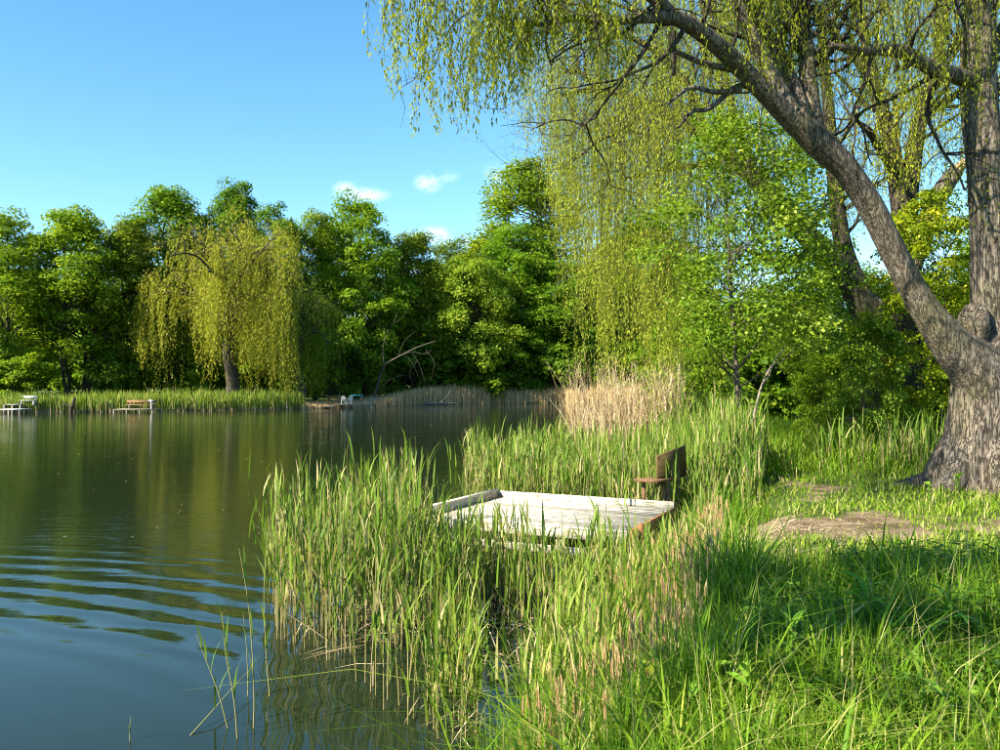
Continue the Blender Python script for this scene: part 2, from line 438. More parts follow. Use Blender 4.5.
def water_mat():
    m, N, L = mat_new('water')
    g = N('ShaderNodeNewGeometry')
    def noise(sc, mapping, det, rough=.5):
        mp = N('ShaderNodeMapping'); mp.inputs['Scale'].default_value = mapping; mp.inputs['Rotation'].default_value = (0, 0, .12)
        L(g.outputs['Position'], mp.inputs['Vector'])
        n = N('ShaderNodeTexNoise'); n.inputs['Scale'].default_value = sc; n.inputs['Detail'].default_value = det; n.inputs['Roughness'].default_value = rough
        L(mp.outputs[0], n.inputs['Vector'])
        return n.outputs['Fac']
    def math_(op, a, b=None, c=None):
        k = N('ShaderNodeMath'); k.operation = op
        for i, x in enumerate((a, b, c)):
            if x is None: continue
            if isinstance(x, (int, float)): k.inputs[i].default_value = x
            else: L(x, k.inputs[i])
        return k.outputs[0]
    small = noise(2.6, (.45, 1.6, 1), 4, .6)
    swell = noise(.5, (.6, 1.3, 1), 2)
    calm = noise(.16, (1, 1, 1), 2)
    # wind ripples die out in the lee of the near bank
    dv = N('ShaderNodeVectorMath'); dv.operation = 'DISTANCE'; dv.inputs[1].default_value = (-1.5, 3, 0)
    L(g.outputs['Position'], dv.inputs[0])
    lee = N('ShaderNodeMapRange'); lee.interpolation_type = 'SMOOTHSTEP'
    lee.inputs['From Min'].default_value = 6.5; lee.inputs['From Max'].default_value = 16; lee.inputs['To Min'].default_value = .12; lee.inputs['To Max'].default_value = .7
    L(dv.outputs['Value'], lee.inputs['Value'])
    # ring waves spreading from something that moved at the left
    rv = N('ShaderNodeVectorMath'); rv.operation = 'DISTANCE'; rv.inputs[1].default_value = (-11.0, -3.0, 0)
    L(g.outputs['Position'], rv.inputs[0])
    wob = math_('MULTIPLY_ADD', swell, .75, rv.outputs['Value'])
    ring = math_('SINE', math_('MULTIPLY', wob, 2 * math.pi / .6))
    env = N('ShaderNodeMapRange'); env.interpolation_type = 'SMOOTHSTEP'
    env.inputs['From Min'].default_value = 3.3; env.inputs['From Max'].default_value = .6
    L(math_('ABSOLUTE', math_('SUBTRACT', rv.outputs['Value'], 15.6)), env.inputs['Value'])
    ring = math_('MULTIPLY', math_('MULTIPLY', ring, env.outputs[0]), .0036)
    h = math_('MULTIPLY', math_('MULTIPLY', small, math_('MULTIPLY_ADD', calm, .016, .005)), lee.outputs[0])
    h = math_('ADD', math_('MULTIPLY_ADD', math_('MULTIPLY', swell, lee.outputs[0]), .02, h), ring)
    b = N('ShaderNodeBump'); b.inputs['Distance'].default_value = 1; b.inputs['Strength'].default_value = 1
    L(h, b.inputs['Height'])
    p = N('ShaderNodeBsdfPrincipled')
    p.inputs['Base Color'].default_value = (.011, .019, .009, 1)
    p.inputs['Roughness'].default_value = .03
    p.inputs['IOR'].default_value = 1.333
    L(b.outputs[0], p.inputs['Normal'])
    o = N('ShaderNodeOutputMaterial'); L(p.outputs[0], o.inputs['Surface'])
    return m
M['water'] = water_mat()

# ------------------------------------------------------------------ the ground and the pond
POND = np.array([(-34, -16), (-10, -6), (-3.2, 0.8), (-1.0, 3.9), (.05, 5.6), (.75, 8.0), (1.7, 10.6), (2.7, 13.2), (3.3, 15.5), (3.5, 18.5),
                 (3.2, 22), (4.0, 26), (8, 33), (15, 46), (21, 64), (24, 88), (22, 108), (14, 117), (8.6, 119), (0, 117), (-6.8, 113.5),
                 (-12, 108), (-15.5, 103), (-18.5, 97), (-21, 91.5), (-30, 86), (-38, 82.5), (-46.5, 79.5), (-62, 75), (-95, 66), (-120, 30), (-90, -14)], float)

def pond_sd(x, y):
    """distance to the shoreline, negative over water"""
    p = np.stack([np.ravel(x), np.ravel(y)], -1)
    best = np.full(len(p), 1e9); inside = np.zeros(len(p), bool)
    for a, b in zip(POND, np.roll(POND, -1, 0)):
        e = b - a; w = p - a
        t = np.clip((w @ e) / (e @ e), 0, 1)
        best = np.minimum(best, np.hypot(*(w - t[:, None] * e).T))
        c = ((a[1] <= p[:, 1]) & (b[1] > p[:, 1])) | ((b[1] <= p[:, 1]) & (a[1] > p[:, 1]))
        with np.errstate(divide='ignore', invalid='ignore'):
            xi = a[0] + (p[:, 1] - a[1]) / (b[1] - a[1]) * e[0]
        inside ^= c & (p[:, 0] < xi)
    return np.where(inside, -best, best).reshape(np.shape(x))

def gz(x, y):
    x = np.asarray(x, float); y = np.asarray(y, float)
    sd = pond_sd(x, y)
    near = smooth(60, 40, y)
    top = 1.05 * near + .55 * (1 - near)
    z = -.02 + top * smooth(-.15, 1.9 * near + 5 * (1 - near), sd) - 1.1 * smooth(-.05, -2.2, sd)
    n = vnoise(np.stack([np.ravel(x) * .8, np.ravel(y) * .8, 0 * np.ravel(x)], -1), 3).reshape(x.shape)
    n2 = vnoise(np.stack([np.ravel(x) * .03, np.ravel(y) * .03, 0 * np.ravel(x)], -1), 8).reshape(x.shape)
    return z + .05 * n * smooth(.1, 1.2, sd) + (.5 + .5 * n2) * 1.6 * smooth(8, 90, sd) * (1 - near * .6)

def g1(x, y):
    return float(gz(np.array([x]), np.array([y]))[0])

def bare(x, y):
    """the trodden patch behind the platform and the path that leads off from it"""
    q = np.stack([np.ravel(x) * .9, np.ravel(y) * 1.4, 0 * np.ravel(x)], -1)
    x = x + (.75 * vnoise(q, 41) + .45 * vnoise(q * 3, 43)).reshape(np.shape(x)); y = y + (.6 * vnoise(q, 42) + .4 * vnoise(q * 3, 44)).reshape(np.shape(y))
    a = np.exp(-(((x - 3.5) / 1.85) ** 2 + ((y - 10.4) / 1.2) ** 2) ** 1.6)
    b = np.exp(-(((x - 5.2) / .5) ** 2 + ((y - 14.2) / 1.3) ** 2)) * .7
    c = np.exp(-(((x - 6.2) / .9) ** 2 + ((y - 10.4) / .7) ** 2)) * .55
    return np.maximum(np.maximum(a, b), c)

def axis(lo, hi, step, far):
    a = list(np.arange(lo, hi + step / 2, step)); s = step; v = hi
    while v < far: s *= 1.22; v += s; a.append(v)
    s = step; v = lo
    while v > -far: s *= 1.22; v -= s; a.insert(0, v)
    return np.array(a)

gx, gy = axis(-5, 13, .22, 2500), axis(-2, 27, .22, 2500)
GX, GY = np.meshgrid(gx, gy)
GZ = gz(GX, GY)
mb = MB()
nx = len(gx); ii, jj = np.meshgrid(np.arange(nx - 1), np.arange(len(gy) - 1))
k0 = (jj * nx + ii).ravel()
mb.add(np.stack([GX, GY, GZ], -1), np.stack([k0, k0 + 1, k0 + nx + 1, k0 + nx], -1))
ground = mb.build('ground', M['ground'], smooth_shade=True)
ab = ground.data.attributes.new('bare', 'FLOAT', 'POINT')
ab.data.foreach_set('value', bare(GX, GY).astype(np.float32).ravel())
tag(ground, kind='structure')

mb = MB()
wx, wy = np.linspace(-130, 40, 18), np.linspace(-30, 135, 18)
WX, WY = np.meshgrid(wx, wy)
ii, jj = np.meshgrid(np.arange(17), np.arange(17)); k0 = (jj * 18 + ii).ravel()
mb.add(np.stack([WX, WY, WX * 0], -1), np.stack([k0, k0 + 1, k0 + 19, k0 + 18], -1))
tag(mb.build('pond_water', M['water']), kind='structure')

# ------------------------------------------------------------------ tree builders
def rand_dirs(n, rng):
    return norm(rng.normal(size=(n, 3)))

def broadleaf(seed, H, R, base=.15, clumps=90, per=260, leaf=.34, prof=1.0, stems=1, crad=.17, flat=.62, low=.0, trunk_r=None, wood='bark_dark', leafm='leaf_green', nlimb=None, asp=.72, path=None):
    """meshes (wood, leaves) of a broad-leaved tree standing at the origin"""
    rng = np.random.default_rng(seed)
    W, Lf = MB(), MB()
    tr = trunk_r or H * .017
    tops = []
    if path is not None:
        pth = spline(np.array(path, float), 5); k = len(pth)
        tube(W, pth, tr * (1 - np.linspace(0, 1, k) ** .9 * .88), 10, rough=.05, seed=seed)
        tops.append(pth); stems = 0
    for s in range(stems):
        a = rng.uniform(0, 6.28); off = 0 if stems == 1 else R * .16
        b0 = np.array([math.cos(a) * off, math.sin(a) * off, -.3])
        pts = [b0]
        lean = rng.normal(size=2) * .03 * H + (0 if stems == 1 else np.array([math.cos(a), math.sin(a)]) * R * .22)
        for u in (.12, .3, .5, .7, .88):
            pts.append(b0 + np.array([lean[0] * u + rng.normal() * .012 * H, lean[1] * u + rng.normal() * .012 * H, H * u]))
        pth = spline(pts, 4)
        k = len(pth)
        rr = tr / math.sqrt(max(stems, 1)) * (1 - np.linspace(0, 1, k) ** .9 * .9) * (1 + .5 * np.exp(-np.linspace(0, 1, k) * 25))
        tube(W, pth, rr, 8, rough=.06, seed=seed + s)
        tops.append(pth)
    # clump centres inside an uneven envelope
    n = clumps
    u = rng.uniform(0, 1, n * 3) ** .85
    phi = rng.uniform(0, 2 * np.pi, n * 3)
    env = np.sin(np.pi * np.clip(u * .86 + .12, 0, 1)) ** (.62 / prof)
    lobe = 1 + .30 * vnoise(np.stack([np.cos(phi) * 1.6, np.sin(phi) * 1.6, u * 4.5], -1), seed)
    rr = np.sqrt(rng.uniform(.12, 1, n * 3)) * env * lobe * R * .86
    zc = H * (base + (1 - base) * (u * .94 + .03)) - low
    C = np.stack([rr * np.cos(phi), rr * np.sin(phi), zc + rng.normal(size=n * 3) * .02 * H], -1)
    keep = [0]
    for i in range(1, len(C)):          # spread the clumps, keep n of them
        if len(keep) >= n: break
        if np.min(np.linalg.norm(C[keep] - C[i], axis=1)) > R * .135: keep.append(i)
    C = C[keep]
    nl = nlimb or len(C)
    for c in C[:nl]:
        tp = tops[rng.integers(len(tops))]
        d = np.linalg.norm(c[:2]); zt = max(H * .1, c[2] - d * rng.uniform(.45, .95))
        i = int(np.argmin(np.abs(tp[:, 2] - min(zt, tp[-1, 2]))))
        s = tp[i]
        mid = s * .5 + c * .5 + rng.normal(size=3) * .05 * R + np.array([0, 0, .04 * R])
        pth = spline([s, mid, c], 3)
        r0 = tr * .30 * (1 - .6 * i / len(tp))
        tube(W, pth, np.linspace(r0, r0 * .22, len(pth)), 5)
    for c in C:
        m = int(per * rng.uniform(.6, 1.4))
        rc = R * crad * rng.uniform(.75, 1.35)
        d = rand_dirs(m, rng)
        rad = rng.uniform(.15, 1, m) ** .55
        d[:, 2] = np.where(rng.uniform(size=m) < .62, np.abs(d[:, 2]), d[:, 2])
        p = c + d * (rad * rc)[:, None] * np.array([1, 1, flat])
        out = norm(p - np.array([0, 0, H * (base + .3 * (1 - base))]))
        nr = norm(d * .55 + out * .35 + np.array([0, 0, .45]) + rng.normal(size=(m, 3)) * .55)
        ax = np.cross(nr, rng.normal(size=(m, 3)))
        sz = leaf * rng.uniform(.6, 1.35, m)
        t = np.clip(rng.normal(.45, .2, m) + rng.normal() * .13, 0, 1)
        leaves(Lf, p, ax, nr, sz, sz * asp, t)
    return W.mesh('trunk', M[wood], True), Lf.mesh('crown', M[leafm])

def strands(mb, wb, org, length, rng, leaf=.09, width=.02, step=.045, sway=.1, out=None, reach=.6, zmin=None, tint=0.0, twig=.004, pairs=1):
    """hanging willow shoots with narrow leaves; org (N,3), length (N,)"""
    for i in range(len(org)):
        L = length[i]
        k = max(4, int(L / step))
        u = np.linspace(0, 1, k)
        a = rng.uniform(0, 6.28) if out is None else out[i] + rng.normal() * .7
        r = reach * rng.uniform(.3, 1.2)
        ph = rng.uniform(0, 6.28, 2)
        x = r * (1 - np.exp(-u * L / max(r, .05) * 1.2)); z = -u * L + .35 * r * np.sin(np.clip(u * L / max(r, .05), 0, math.pi))
        p = np.stack([org[i, 0] + math.cos(a) * x + sway * np.sin(u * 4 + ph[0]) * u, org[i, 1] + math.sin(a) * x + sway * np.sin(u * 5 + ph[1]) * u, org[i, 2] + z], -1)
        if wb is not None:
            pp = p[::max(1, k // 4)]
            if len(pp) > 2: tube(wb, pp, np.linspace(twig, twig * .4, len(pp)), 3, cap=False)
        c = np.repeat(p, pairs, 0); k = len(c)
        c = c + rng.normal(size=(k, 3)) * leaf * .25
        az = rng.uniform(0, 6.28, k)
        d = np.stack([np.cos(az) * .55, np.sin(az) * .55, -rng.uniform(.5, 1.2, k)], -1)
        nr = np.stack([np.cos(az), np.sin(az), rng.uniform(.1, .9, k)], -1) + rng.normal(size=(k, 3)) * .3
        ln = leaf * rng.uniform(.6, 1.25, k)
        t = np.clip(rng.normal(.5 + tint, .17, k) + rng.normal() * .12, 0, 1)
        leaves(mb, c + norm(d) * (ln * .45)[:, None], d, nr, ln, width * rng.uniform(.7, 1.3, k), t)

def grow(wb, start, d, L, r, rng, level, nodes, droop=.0, kids=4, maxlevel=3, up=.25, wander=.35):
    """a limb with side limbs; collects points on the outer twigs as places where shoots hang"""
    d = norm(np.asarray(d, float)); p = np.asarray(start, float)
    pts = [p]; k = 6
    for i in range(k):
        d = norm(d + rng.normal(size=3) * wander * .5 + np.array([0, 0, up * (1 - i / k) - droop * i / k]))
        p = p + d * L / k
        pts.append(p)
    pth = spline(pts, 2)
    tube(wb, pth, np.linspace(r, r * .35, len(pth)), 8 if r > .08 else (6 if r > .03 else 4), rough=.05 if r > .06 else 0, seed=int(rng.integers(999)))
    if level >= maxlevel - 1:
        nodes.extend(pth[3:])
    if level < maxlevel:
        for _ in range(kids):
            i = int(rng.integers(len(pth) // 3, len(pth)))
            dd = norm(pth[min(i, len(pth) - 1)] - pth[i - 1])
            side = norm(np.cross(dd, rng.normal(size=3)))
            grow(wb, pth[i], dd * .65 + side * .85, L * rng.uniform(.45, .7), r * rng.uniform(.38, .52), rng, level + 1, nodes, droop, kids, maxlevel, up, wander)

def far_willow(seed, H, R, n=1500, leaf=.27, width=.075, step=.15, minz=.5):
    """a weeping willow seen across the pond"""
    rng = np.random.default_rng(seed)
    W, Lf = MB(), MB()
    pth = spline([(0, 0, -.3), (.2, .1, H * .12), (-.3, .2, H * .28), (.1, -.2, H * .45)], 5)
    tube(W, pth, np.linspace(.62, .36, len(pth)), 10, rough=.1, seed=seed)
    nodes = []
    for i in range(11):
        a = i * 2.4 + rng.normal() * .3
        s = pth[int(rng.integers(len(pth) * 6 // 10, len(pth)))]
        grow(W, s, (math.cos(a) * .8, math.sin(a) * .8, rng.uniform(.7, 1.4)), R * rng.uniform(.65, 1.0), .26, rng, 1, nodes, droop=.45, kids=4, maxlevel=3, up=.3)
    nodes = np.array(nodes)
    q = nodes[(np.hypot(nodes[:, 0], nodes[:, 1]) < R) & (nodes[:, 2] < H)]
    # shoots bunch into tresses: a dozen from one twig, alike in length
    nt_ = n // 13
    cnt = rng.integers(4, 23, nt_)
    ctr = q[rng.integers(len(q), size=nt_)]
    org = np.repeat(ctr, cnt, 0); org = org + rng.normal(size=org.shape) * [.45, .45, .6]
    az = np.arctan2(org[:, 1], org[:, 0])
    full = org[:, 2] - minz
    ln = np.clip(full * np.repeat(rng.uniform(.08, 1.02, nt_) ** 1.25, cnt) * rng.uniform(.6, 1.0, len(org)), 1.2, np.maximum(full, 1.3))
    strands(Lf, None, org, ln, rng, leaf=leaf, width=width, step=step, sway=.25, out=az, reach=1.0, pairs=1)
    # leafy top
    top = q[rng.integers(len(q), size=4200)] + rng.normal(size=(4200, 3)) * .6
    leaves(Lf, top, rng.normal(size=(4200, 3)) + [0, 0, -.8], rng.normal(size=(4200, 3)) + [0, 0, .5], leaf * .9, width * 1.3, np.clip(rng.normal(.5, .18, 4200), 0, 1))
    return W.mesh('trunk', M['bark_dark'], True), Lf.mesh('crown', M['leaf_willow'])

def tree(name, label, cat, meshes, loc, scale=(1, 1, 1), rz=0, color=(1, 1, 1), group=None):
    t = thing(name, label, cat, loc, group, rz, scale)
    for nm, me in zip(('trunk', 'crown'), meshes):
        o = bpy.data.objects.new(nm, me); COL.objects.link(o); o.parent = t
        o.color = (*color, 1)
    return t

# ------------------------------------------------------------------ trees on the far bank
PR = {
    'round_a': (broadleaf(1, 20, 7.2, .06, 150, 270, leaf=.28, crad=.20, flat=.75), 20, 7.2),
    'round_b': (broadleaf(2, 20, 7.0, .06, 150, 270, leaf=.28, crad=.20, flat=.75), 20, 7.0),
    'tall_a': (broadleaf(3, 24, 5.6, .12, 150, 270, leaf=.28, crad=.25, flat=.85), 24, 5.6),
    'tall_b': (broadleaf(4, 24, 6.0, .14, 150, 270, leaf=.28, crad=.24, flat=.85), 24, 6.0),
    'legged': (broadleaf(5, 21, 6.2, .24, 125, 250, leaf=.28, stems=5, crad=.23, flat=.8, trunk_r=.42), 21, 6.2),
    'poplar': (broadleaf(6, 25, 6.0, .10, 160, 220, leaf=.27, crad=.21, flat=1.1), 25, 6.0),
    'sallow': (broadleaf(7, 12, 6.0, .22, 110, 260, leaf=.25, crad=.20, flat=.8, asp=.5, stems=3), 12, 6.0),
    'shrub_a': (broadleaf(8, 5, 3.2, .02, 46, 170, leaf=.27, stems=4, crad=.26), 5, 3.2),
    'shrub_b': (broadleaf(9, 5, 2.8, .02, 44, 170, leaf=.25, stems=4, crad=.26), 5, 2.8),
    'willow': (far_willow(10, 19, 9.5), 19, 9.5),
    'willow_dark': (far_willow(12, 15, 6.0, n=650), 15, 6.0),
}

G_FAR = 'trees along the far bank'
def put(kind, px, top, wpx, Y, label, name, cat='tree', color=(1, 1, 1), rz=None, group=None, sy=None):
    me, h0, r0 = PR[kind]
    x = (px - 500) / F * Y
    z = g1(x, Y) - .1
    H = CH + (HY - top) / F * Y - z
    R = wpx / 2 / F * Y * (1.16 if group == G_FAR else 1)
    s = (R / r0, (sy or 1) * R / r0, H / h0)
    return tree(name, label, cat, me, (x, Y, z), s, random.Random(px * 7 + top).uniform(0, 6.28) if rz is None else rz, color, group)

put('round_a', 4, 216, 120, 90, 'leafy maple with sunlit branches down to the reeds at the far left edge', 'maple_tree', color=(1.2, 1.2, .9), group=G_FAR)
put('legged', 78, 212, 108, 93, 'light green tree on several slim bare stems, second from the far left', 'ash_tree', color=(1.3, 1.27, .95), group=G_FAR)
put('tall_b', 128, 222, 74, 96, 'narrow brownish green tree between the slim-stemmed tree and the willow', 'oak_tree', color=(1.05, .92, .95), group=G_FAR)
put('tall_a', 172, 186, 88, 101, 'tallest green tree rising behind the left shoulder of the yellow willow', 'lime_tree', color=(.85, 1.0, .9), group=G_FAR)
put('tall_b', 236, 187, 80, 104, 'tall dark green tree whose top shows right above the yellow willow', 'lime_tree', color=(.72, .9, .85), group=G_FAR)
put('round_b', 275, 208, 80, 103, 'dark tree in the gap just right of the yellow willow crown', 'lime_tree', color=(.62, .8, .9), group=G_FAR)
put('willow', 232, 205, 214, 92, 'big weeping willow with yellow-green tresses hanging to the far bank reeds', 'weeping_willow', color=(1.1, 1.04, 1.3), rz=1.1)
put('willow_dark', 300, 262, 96, 96, 'darker green weeping willow curtain beside the yellow willow on the far bank', 'weeping_willow', color=(.62, .85, .8), rz=.4)
put('poplar', 316, 216, 66, 107, 'pale feathery green tree between the willow and the broad dark tree', 'willow_tree', color=(1.15, 1.15, .9), group=G_FAR)
put('round_a', 356, 201, 112, 112, 'broad dense green tree with rounded top in the middle of the far bank', 'maple_tree', color=(1.05, 1.15, .8), rz=2.5, group=G_FAR)
put('tall_a', 412, 230, 74, 118, 'olive brown tree right of the broad dense tree on the far bank', 'oak_tree', color=(1.0, .92, .9), rz=4.0, group=G_FAR)
put('round_b', 452, 243, 84, 128, 'small distant tree at the lowest dip of the far treeline', 'oak_tree', color=(.95, .9, .9), group=G_FAR)
put('sallow', 468, 262, 108, 118, 'pale yellow-green sallow leaning over the water in the middle distance', 'sallow_tree', color=(1.3, 1.25, 1.6), group=G_FAR)
put('round_b', 512, 228, 104, 126, 'dark green tree standing right behind the pale sallow', 'maple_tree', color=(.8, 1.0, .75), rz=1.0, group=G_FAR)
put('poplar', 530, 166, 136, 134, 'tall olive green poplar rising left of the hanging willow curtain', 'poplar_tree', color=(1.1, 1.08, .95), group=G_FAR)
put('round_a', 566, 262, 100, 124, 'dark leafy tree at the right end of the far bank beside the willow curtain', 'maple_tree', color=(.7, .9, .8), rz=5.0, group=G_FAR)
put('round_b', 640, 225, 150, 136, 'far tree mostly hidden behind the hanging willow curtain', 'maple_tree', color=(.9, 1.0, .8), rz=3.0, group=G_FAR)

rr = random.Random(3)
for i, px in enumerate(range(-60, 700, 46)):
    put(('round_a', 'round_b', 'tall_b')[i % 3], px + rr.uniform(-12, 12), rr.uniform(262, 300), rr.uniform(90, 125), 128 + rr.uniform(0, 26),
        'dark green tree of the back row that fills the gaps behind the shore trees', 'background_tree', color=(.85, .95, .8), group='back row of trees beyond the far bank')
for i, px in enumerate(range(-70, 690, 40)):
    put(('shrub_a', 'shrub_b')[i % 2], px + rr.uniform(-10, 10), rr.uniform(318, 345), rr.uniform(85, 110), 118 + rr.uniform(0, 16),
        'dark understorey bush in the wood behind the shore trees', 'understorey_bush', 'bush', color=(.8, .9, .75), group='understorey of the wood beyond the far bank')
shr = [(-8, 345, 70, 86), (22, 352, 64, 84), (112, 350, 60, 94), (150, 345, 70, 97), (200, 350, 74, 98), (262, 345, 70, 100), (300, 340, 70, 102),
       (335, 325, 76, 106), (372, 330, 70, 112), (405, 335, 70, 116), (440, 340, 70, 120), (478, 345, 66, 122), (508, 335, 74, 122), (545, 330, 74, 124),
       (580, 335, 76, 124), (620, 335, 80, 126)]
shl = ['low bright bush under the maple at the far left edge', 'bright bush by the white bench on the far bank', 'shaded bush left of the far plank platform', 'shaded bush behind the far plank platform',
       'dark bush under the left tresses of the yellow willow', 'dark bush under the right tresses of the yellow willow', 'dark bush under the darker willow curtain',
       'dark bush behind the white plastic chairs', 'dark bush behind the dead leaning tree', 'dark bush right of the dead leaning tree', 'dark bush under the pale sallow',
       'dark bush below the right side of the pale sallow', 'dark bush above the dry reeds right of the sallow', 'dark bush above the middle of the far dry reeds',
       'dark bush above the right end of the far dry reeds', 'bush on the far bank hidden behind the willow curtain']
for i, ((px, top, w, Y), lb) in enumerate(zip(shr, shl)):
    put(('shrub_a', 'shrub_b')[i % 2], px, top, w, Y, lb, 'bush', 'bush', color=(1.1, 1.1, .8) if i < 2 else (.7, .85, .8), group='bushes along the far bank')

# dead tree leaning over the water on the far bank
def skeleton_tree(name, label, cat, limbs, mat, base, part='trunk', n=7, rough=.08, thin=1.0):
    """limbs: lists of (px, py, Y, radius); the first is the trunk"""
    t = thing(name, label, cat, base)
    for i, l in enumerate(limbs):
        a = np.array([[*P(p, q, Y), r] for p, q, Y, r in l])
        s = spline(a, 4)
        mb = MB(); tube(mb, s[:, :3], np.maximum(s[:, 3] * thin, .004), n, rough=rough, seed=i * 3)
        mb.build(part if i == 0 else 'branch', mat, t, True, base)
    return t
b = P(374, 398, 106)
skeleton_tree('dead_tree', 'bare grey dead tree leaning from the far bank beside the white chairs', 'tree',
    [[(374, 399, 106, .3), (379, 380, 106, .26), (384, 366, 105.5, .22), (400, 356, 105, .18), (418, 347, 104.5, .13), (436, 341, 104, .07)],
     [(384, 364, 105.5, .16), (383, 350, 105.5, .13), (386, 335, 105.5, .10), (392, 325, 105, .06), (398, 312, 105, .03)],
     [(378, 392, 106, .17), (388, 381, 105, .14), (396, 377, 104.5, .11), (404, 375, 104, .06)],
     [(400, 356, 105, .10), (412, 352, 104, .08), (424, 354, 104, .05), (432, 350, 104, .03)],
     [(386, 335, 105.5, .05), (380, 322, 105, .04), (377, 312, 105, .02)],
     [(392, 325, 105, .04), (402, 318, 105, .03), (408, 310, 105, .015)],
     [(412, 352, 104, .07), (420, 366, 104, .06), (424, 380, 104, .05), (426, 392, 104, .04)],
     [(418, 360, 104.5, .06), (410, 372, 104.5, .05), (413, 386, 104.5, .04)],
     [(405, 354, 105, .05), (414, 366, 104.5, .04), (421, 384, 104.5, .03)], [(426, 350, 104, .05), (434, 362, 104, .04), (431, 380, 104, .03)],
     [(398, 357, 105, .05), (404, 342, 105, .035), (414, 332, 105, .02)]], M['bark_young'], b, thin=.6)
b = P(484, 372, 121)
skeleton_tree('fallen_branch', 'pale bare branch slanting through the dark trees above the far dry reeds', 'branch',
    [[(506, 398, 121, .16), (514, 382, 121, .14), (508, 362, 120.5, .11), (503, 350, 120, .07)], [(470, 366, 121, .08), (484, 352, 120.6, .1), (497, 342, 120, .08), (504, 330, 120, .04)]], M['dead_wood'], b, 'stem')

# ------------------------------------------------------------------ reeds on the far bank
def reed_leaves(mb, base, h, rng, n=6, w=.02, leaf=.38, tint=0.0, lo=.25):
    """upright pointed reed leaves along every stem (base (N,3), h (N,))"""
    N_ = len(base)
    for k in range(n):
        u = lo + (1 - lo) * (k + rng.uniform(0, 1, N_)) / n
        az = rng.uniform(0, 2 * np.pi, N_)
        p = base + np.array([0, 0, 1.0]) * (h * u * .8)[:, None]
        lh = leaf * rng.uniform(.7, 1.35, N_)
        blades(mb, p, lh, w * rng.uniform(.7, 1.3, N_), rng.uniform(.08, .55, N_), az, az + 1.57 + rng.normal(size=N_) * .5,
               np.clip(rng.normal(.42 + tint, .18, N_), 0, .9), 3)

def shore_pts(i0, i1, n, rng, inner, outer):
    """points scattered beside the shoreline polygon from vertex i0 to i1"""
    seg = POND[i0:i1 + 1]; d = np.diff(seg, axis=0); ln = np.linalg.norm(d, axis=1)
    k = rng.choice(len(ln), size=n, p=ln / ln.sum()); t = rng.uniform(size=n)
    p = seg[k] + d[k] * t[:, None]
    nrm = np.stack([d[k][:, 1], -d[k][:, 0]], -1) / ln[k][:, None]
    return p + nrm * rng.uniform(inner, outer, n)[:, None]

rng = np.random.default_rng(21)
mb = MB(); md = MB()
p = shore_pts(24, 30, 17000, rng, -.6, 3.0)
p = p[(p[:, 0] > -60)]
z = np.maximum(gz(p[:, 0], p[:, 1]), -.05)
patch = vnoise(np.stack([p[:, 0] * .35, p[:, 1] * .35, 0 * p[:, 0]], -1), 5)
h = (1.55 + .3 * patch) * rng.uniform(.7, 1.2, len(p))
base = np.stack([p[:, 0], p[:, 1], z], -1)
az = rng.uniform(0, 6.28, len(p))
blades(mb, base + [0, 0, .25], h, .075, rng.uniform(0, .25, len(p)), az, rng.uniform(0, 6.28, len(p)), np.clip(rng.normal(.62, .2, len(p)), 0, .94), 3)
k = rng.uniform(size=len(p)) < .55
blades(md, base[k], h[k] * .62, .05, rng.uniform(0, .2, k.sum()), az[k], rng.uniform(0, 6.28, k.sum()), np.clip(rng.normal(.5, .25, k.sum()), 0, 1), 2)
tag(mb.build('far_reeds', M['reed']), 'band of green reeds along the left half of the far bank', 'reeds', kind='stuff')
tag(md.build('far_straw', M['dry_reed']), 'straw coloured old stems at the foot of the far reeds', 'reeds', kind='stuff')
mb = MB()
p = shore_pts(16, 24, 10500, rng, -.6, 3.2)
z = np.maximum(gz(p[:, 0], p[:, 1]), -.05)
patch = vnoise(np.stack([p[:, 0] * .22, p[:, 1] * .22, 0 * p[:, 0]], -1), 6)
h = (1.75 + .6 * patch) * rng.uniform(.65, 1.15, len(p)) * smooth(-19, -7, p[:, 0]) + .5
base = np.stack([p[:, 0], p[:, 1], z], -1)
blades(mb, base, h, .05, np.abs(rng.normal(0, .16, len(p))), rng.uniform(0, 6.28, len(p)), rng.uniform(0, 6.28, len(p)), np.clip(rng.normal(.42, .25, len(p)), 0, 1), 3, start=.9)
o = tag(mb.build('far_dry_reeds', M['dry_reed']), 'tall dry brown reeds along the right half of the far bank', 'reeds', kind='stuff')
o.color = (1.55, 1.4, 1.2, 1)

# ------------------------------------------------------------------ things on the far bank
def plank(parent, name, c, size, mat, ax=(1, 0, 0), ay=(0, 1, 0), az=(0, 0, 1), origin=(0, 0, 0)):
    m = MB(); box(m, np.zeros(3), size)
    o = m.build(name, mat, parent)
    from mathutils import Matrix
    A, B, C_ = [Vector([float(q) for q in norm(np.array(v, float))]) for v in (ax, ay, az)]
    Mx = Matrix((A, B, C_)).transposed().to_4x4()
    Mx.translation = Vector([float(q) for q in (np.asarray(c) - np.asarray(origin))])
    o.matrix_local = Mx
    return o

def bench(name, label, loc, mat, leg_mat, w=1.5, rz=0.0, back=True, seat_h=.45):
    t = thing(name, label, 'bench', loc, rz=rz)
    plank(t, 'seat', (0, 0, seat_h), (w, .34, .06), mat)
    if back:
        plank(t, 'backrest', (0, .2, seat_h + .32), (w, .05, .24), mat)
        for s in (-1, 1): plank(t, 'back_post', (s * w * .38, .235, (seat_h + .4) / 2), (.07, .06, seat_h + .4), leg_mat)
    for s in (-1, 1):
        plank(t, 'leg', (s * w * .38, 0, seat_h / 2 - .02), (.08, .28, seat_h - .03), leg_mat)
    return t

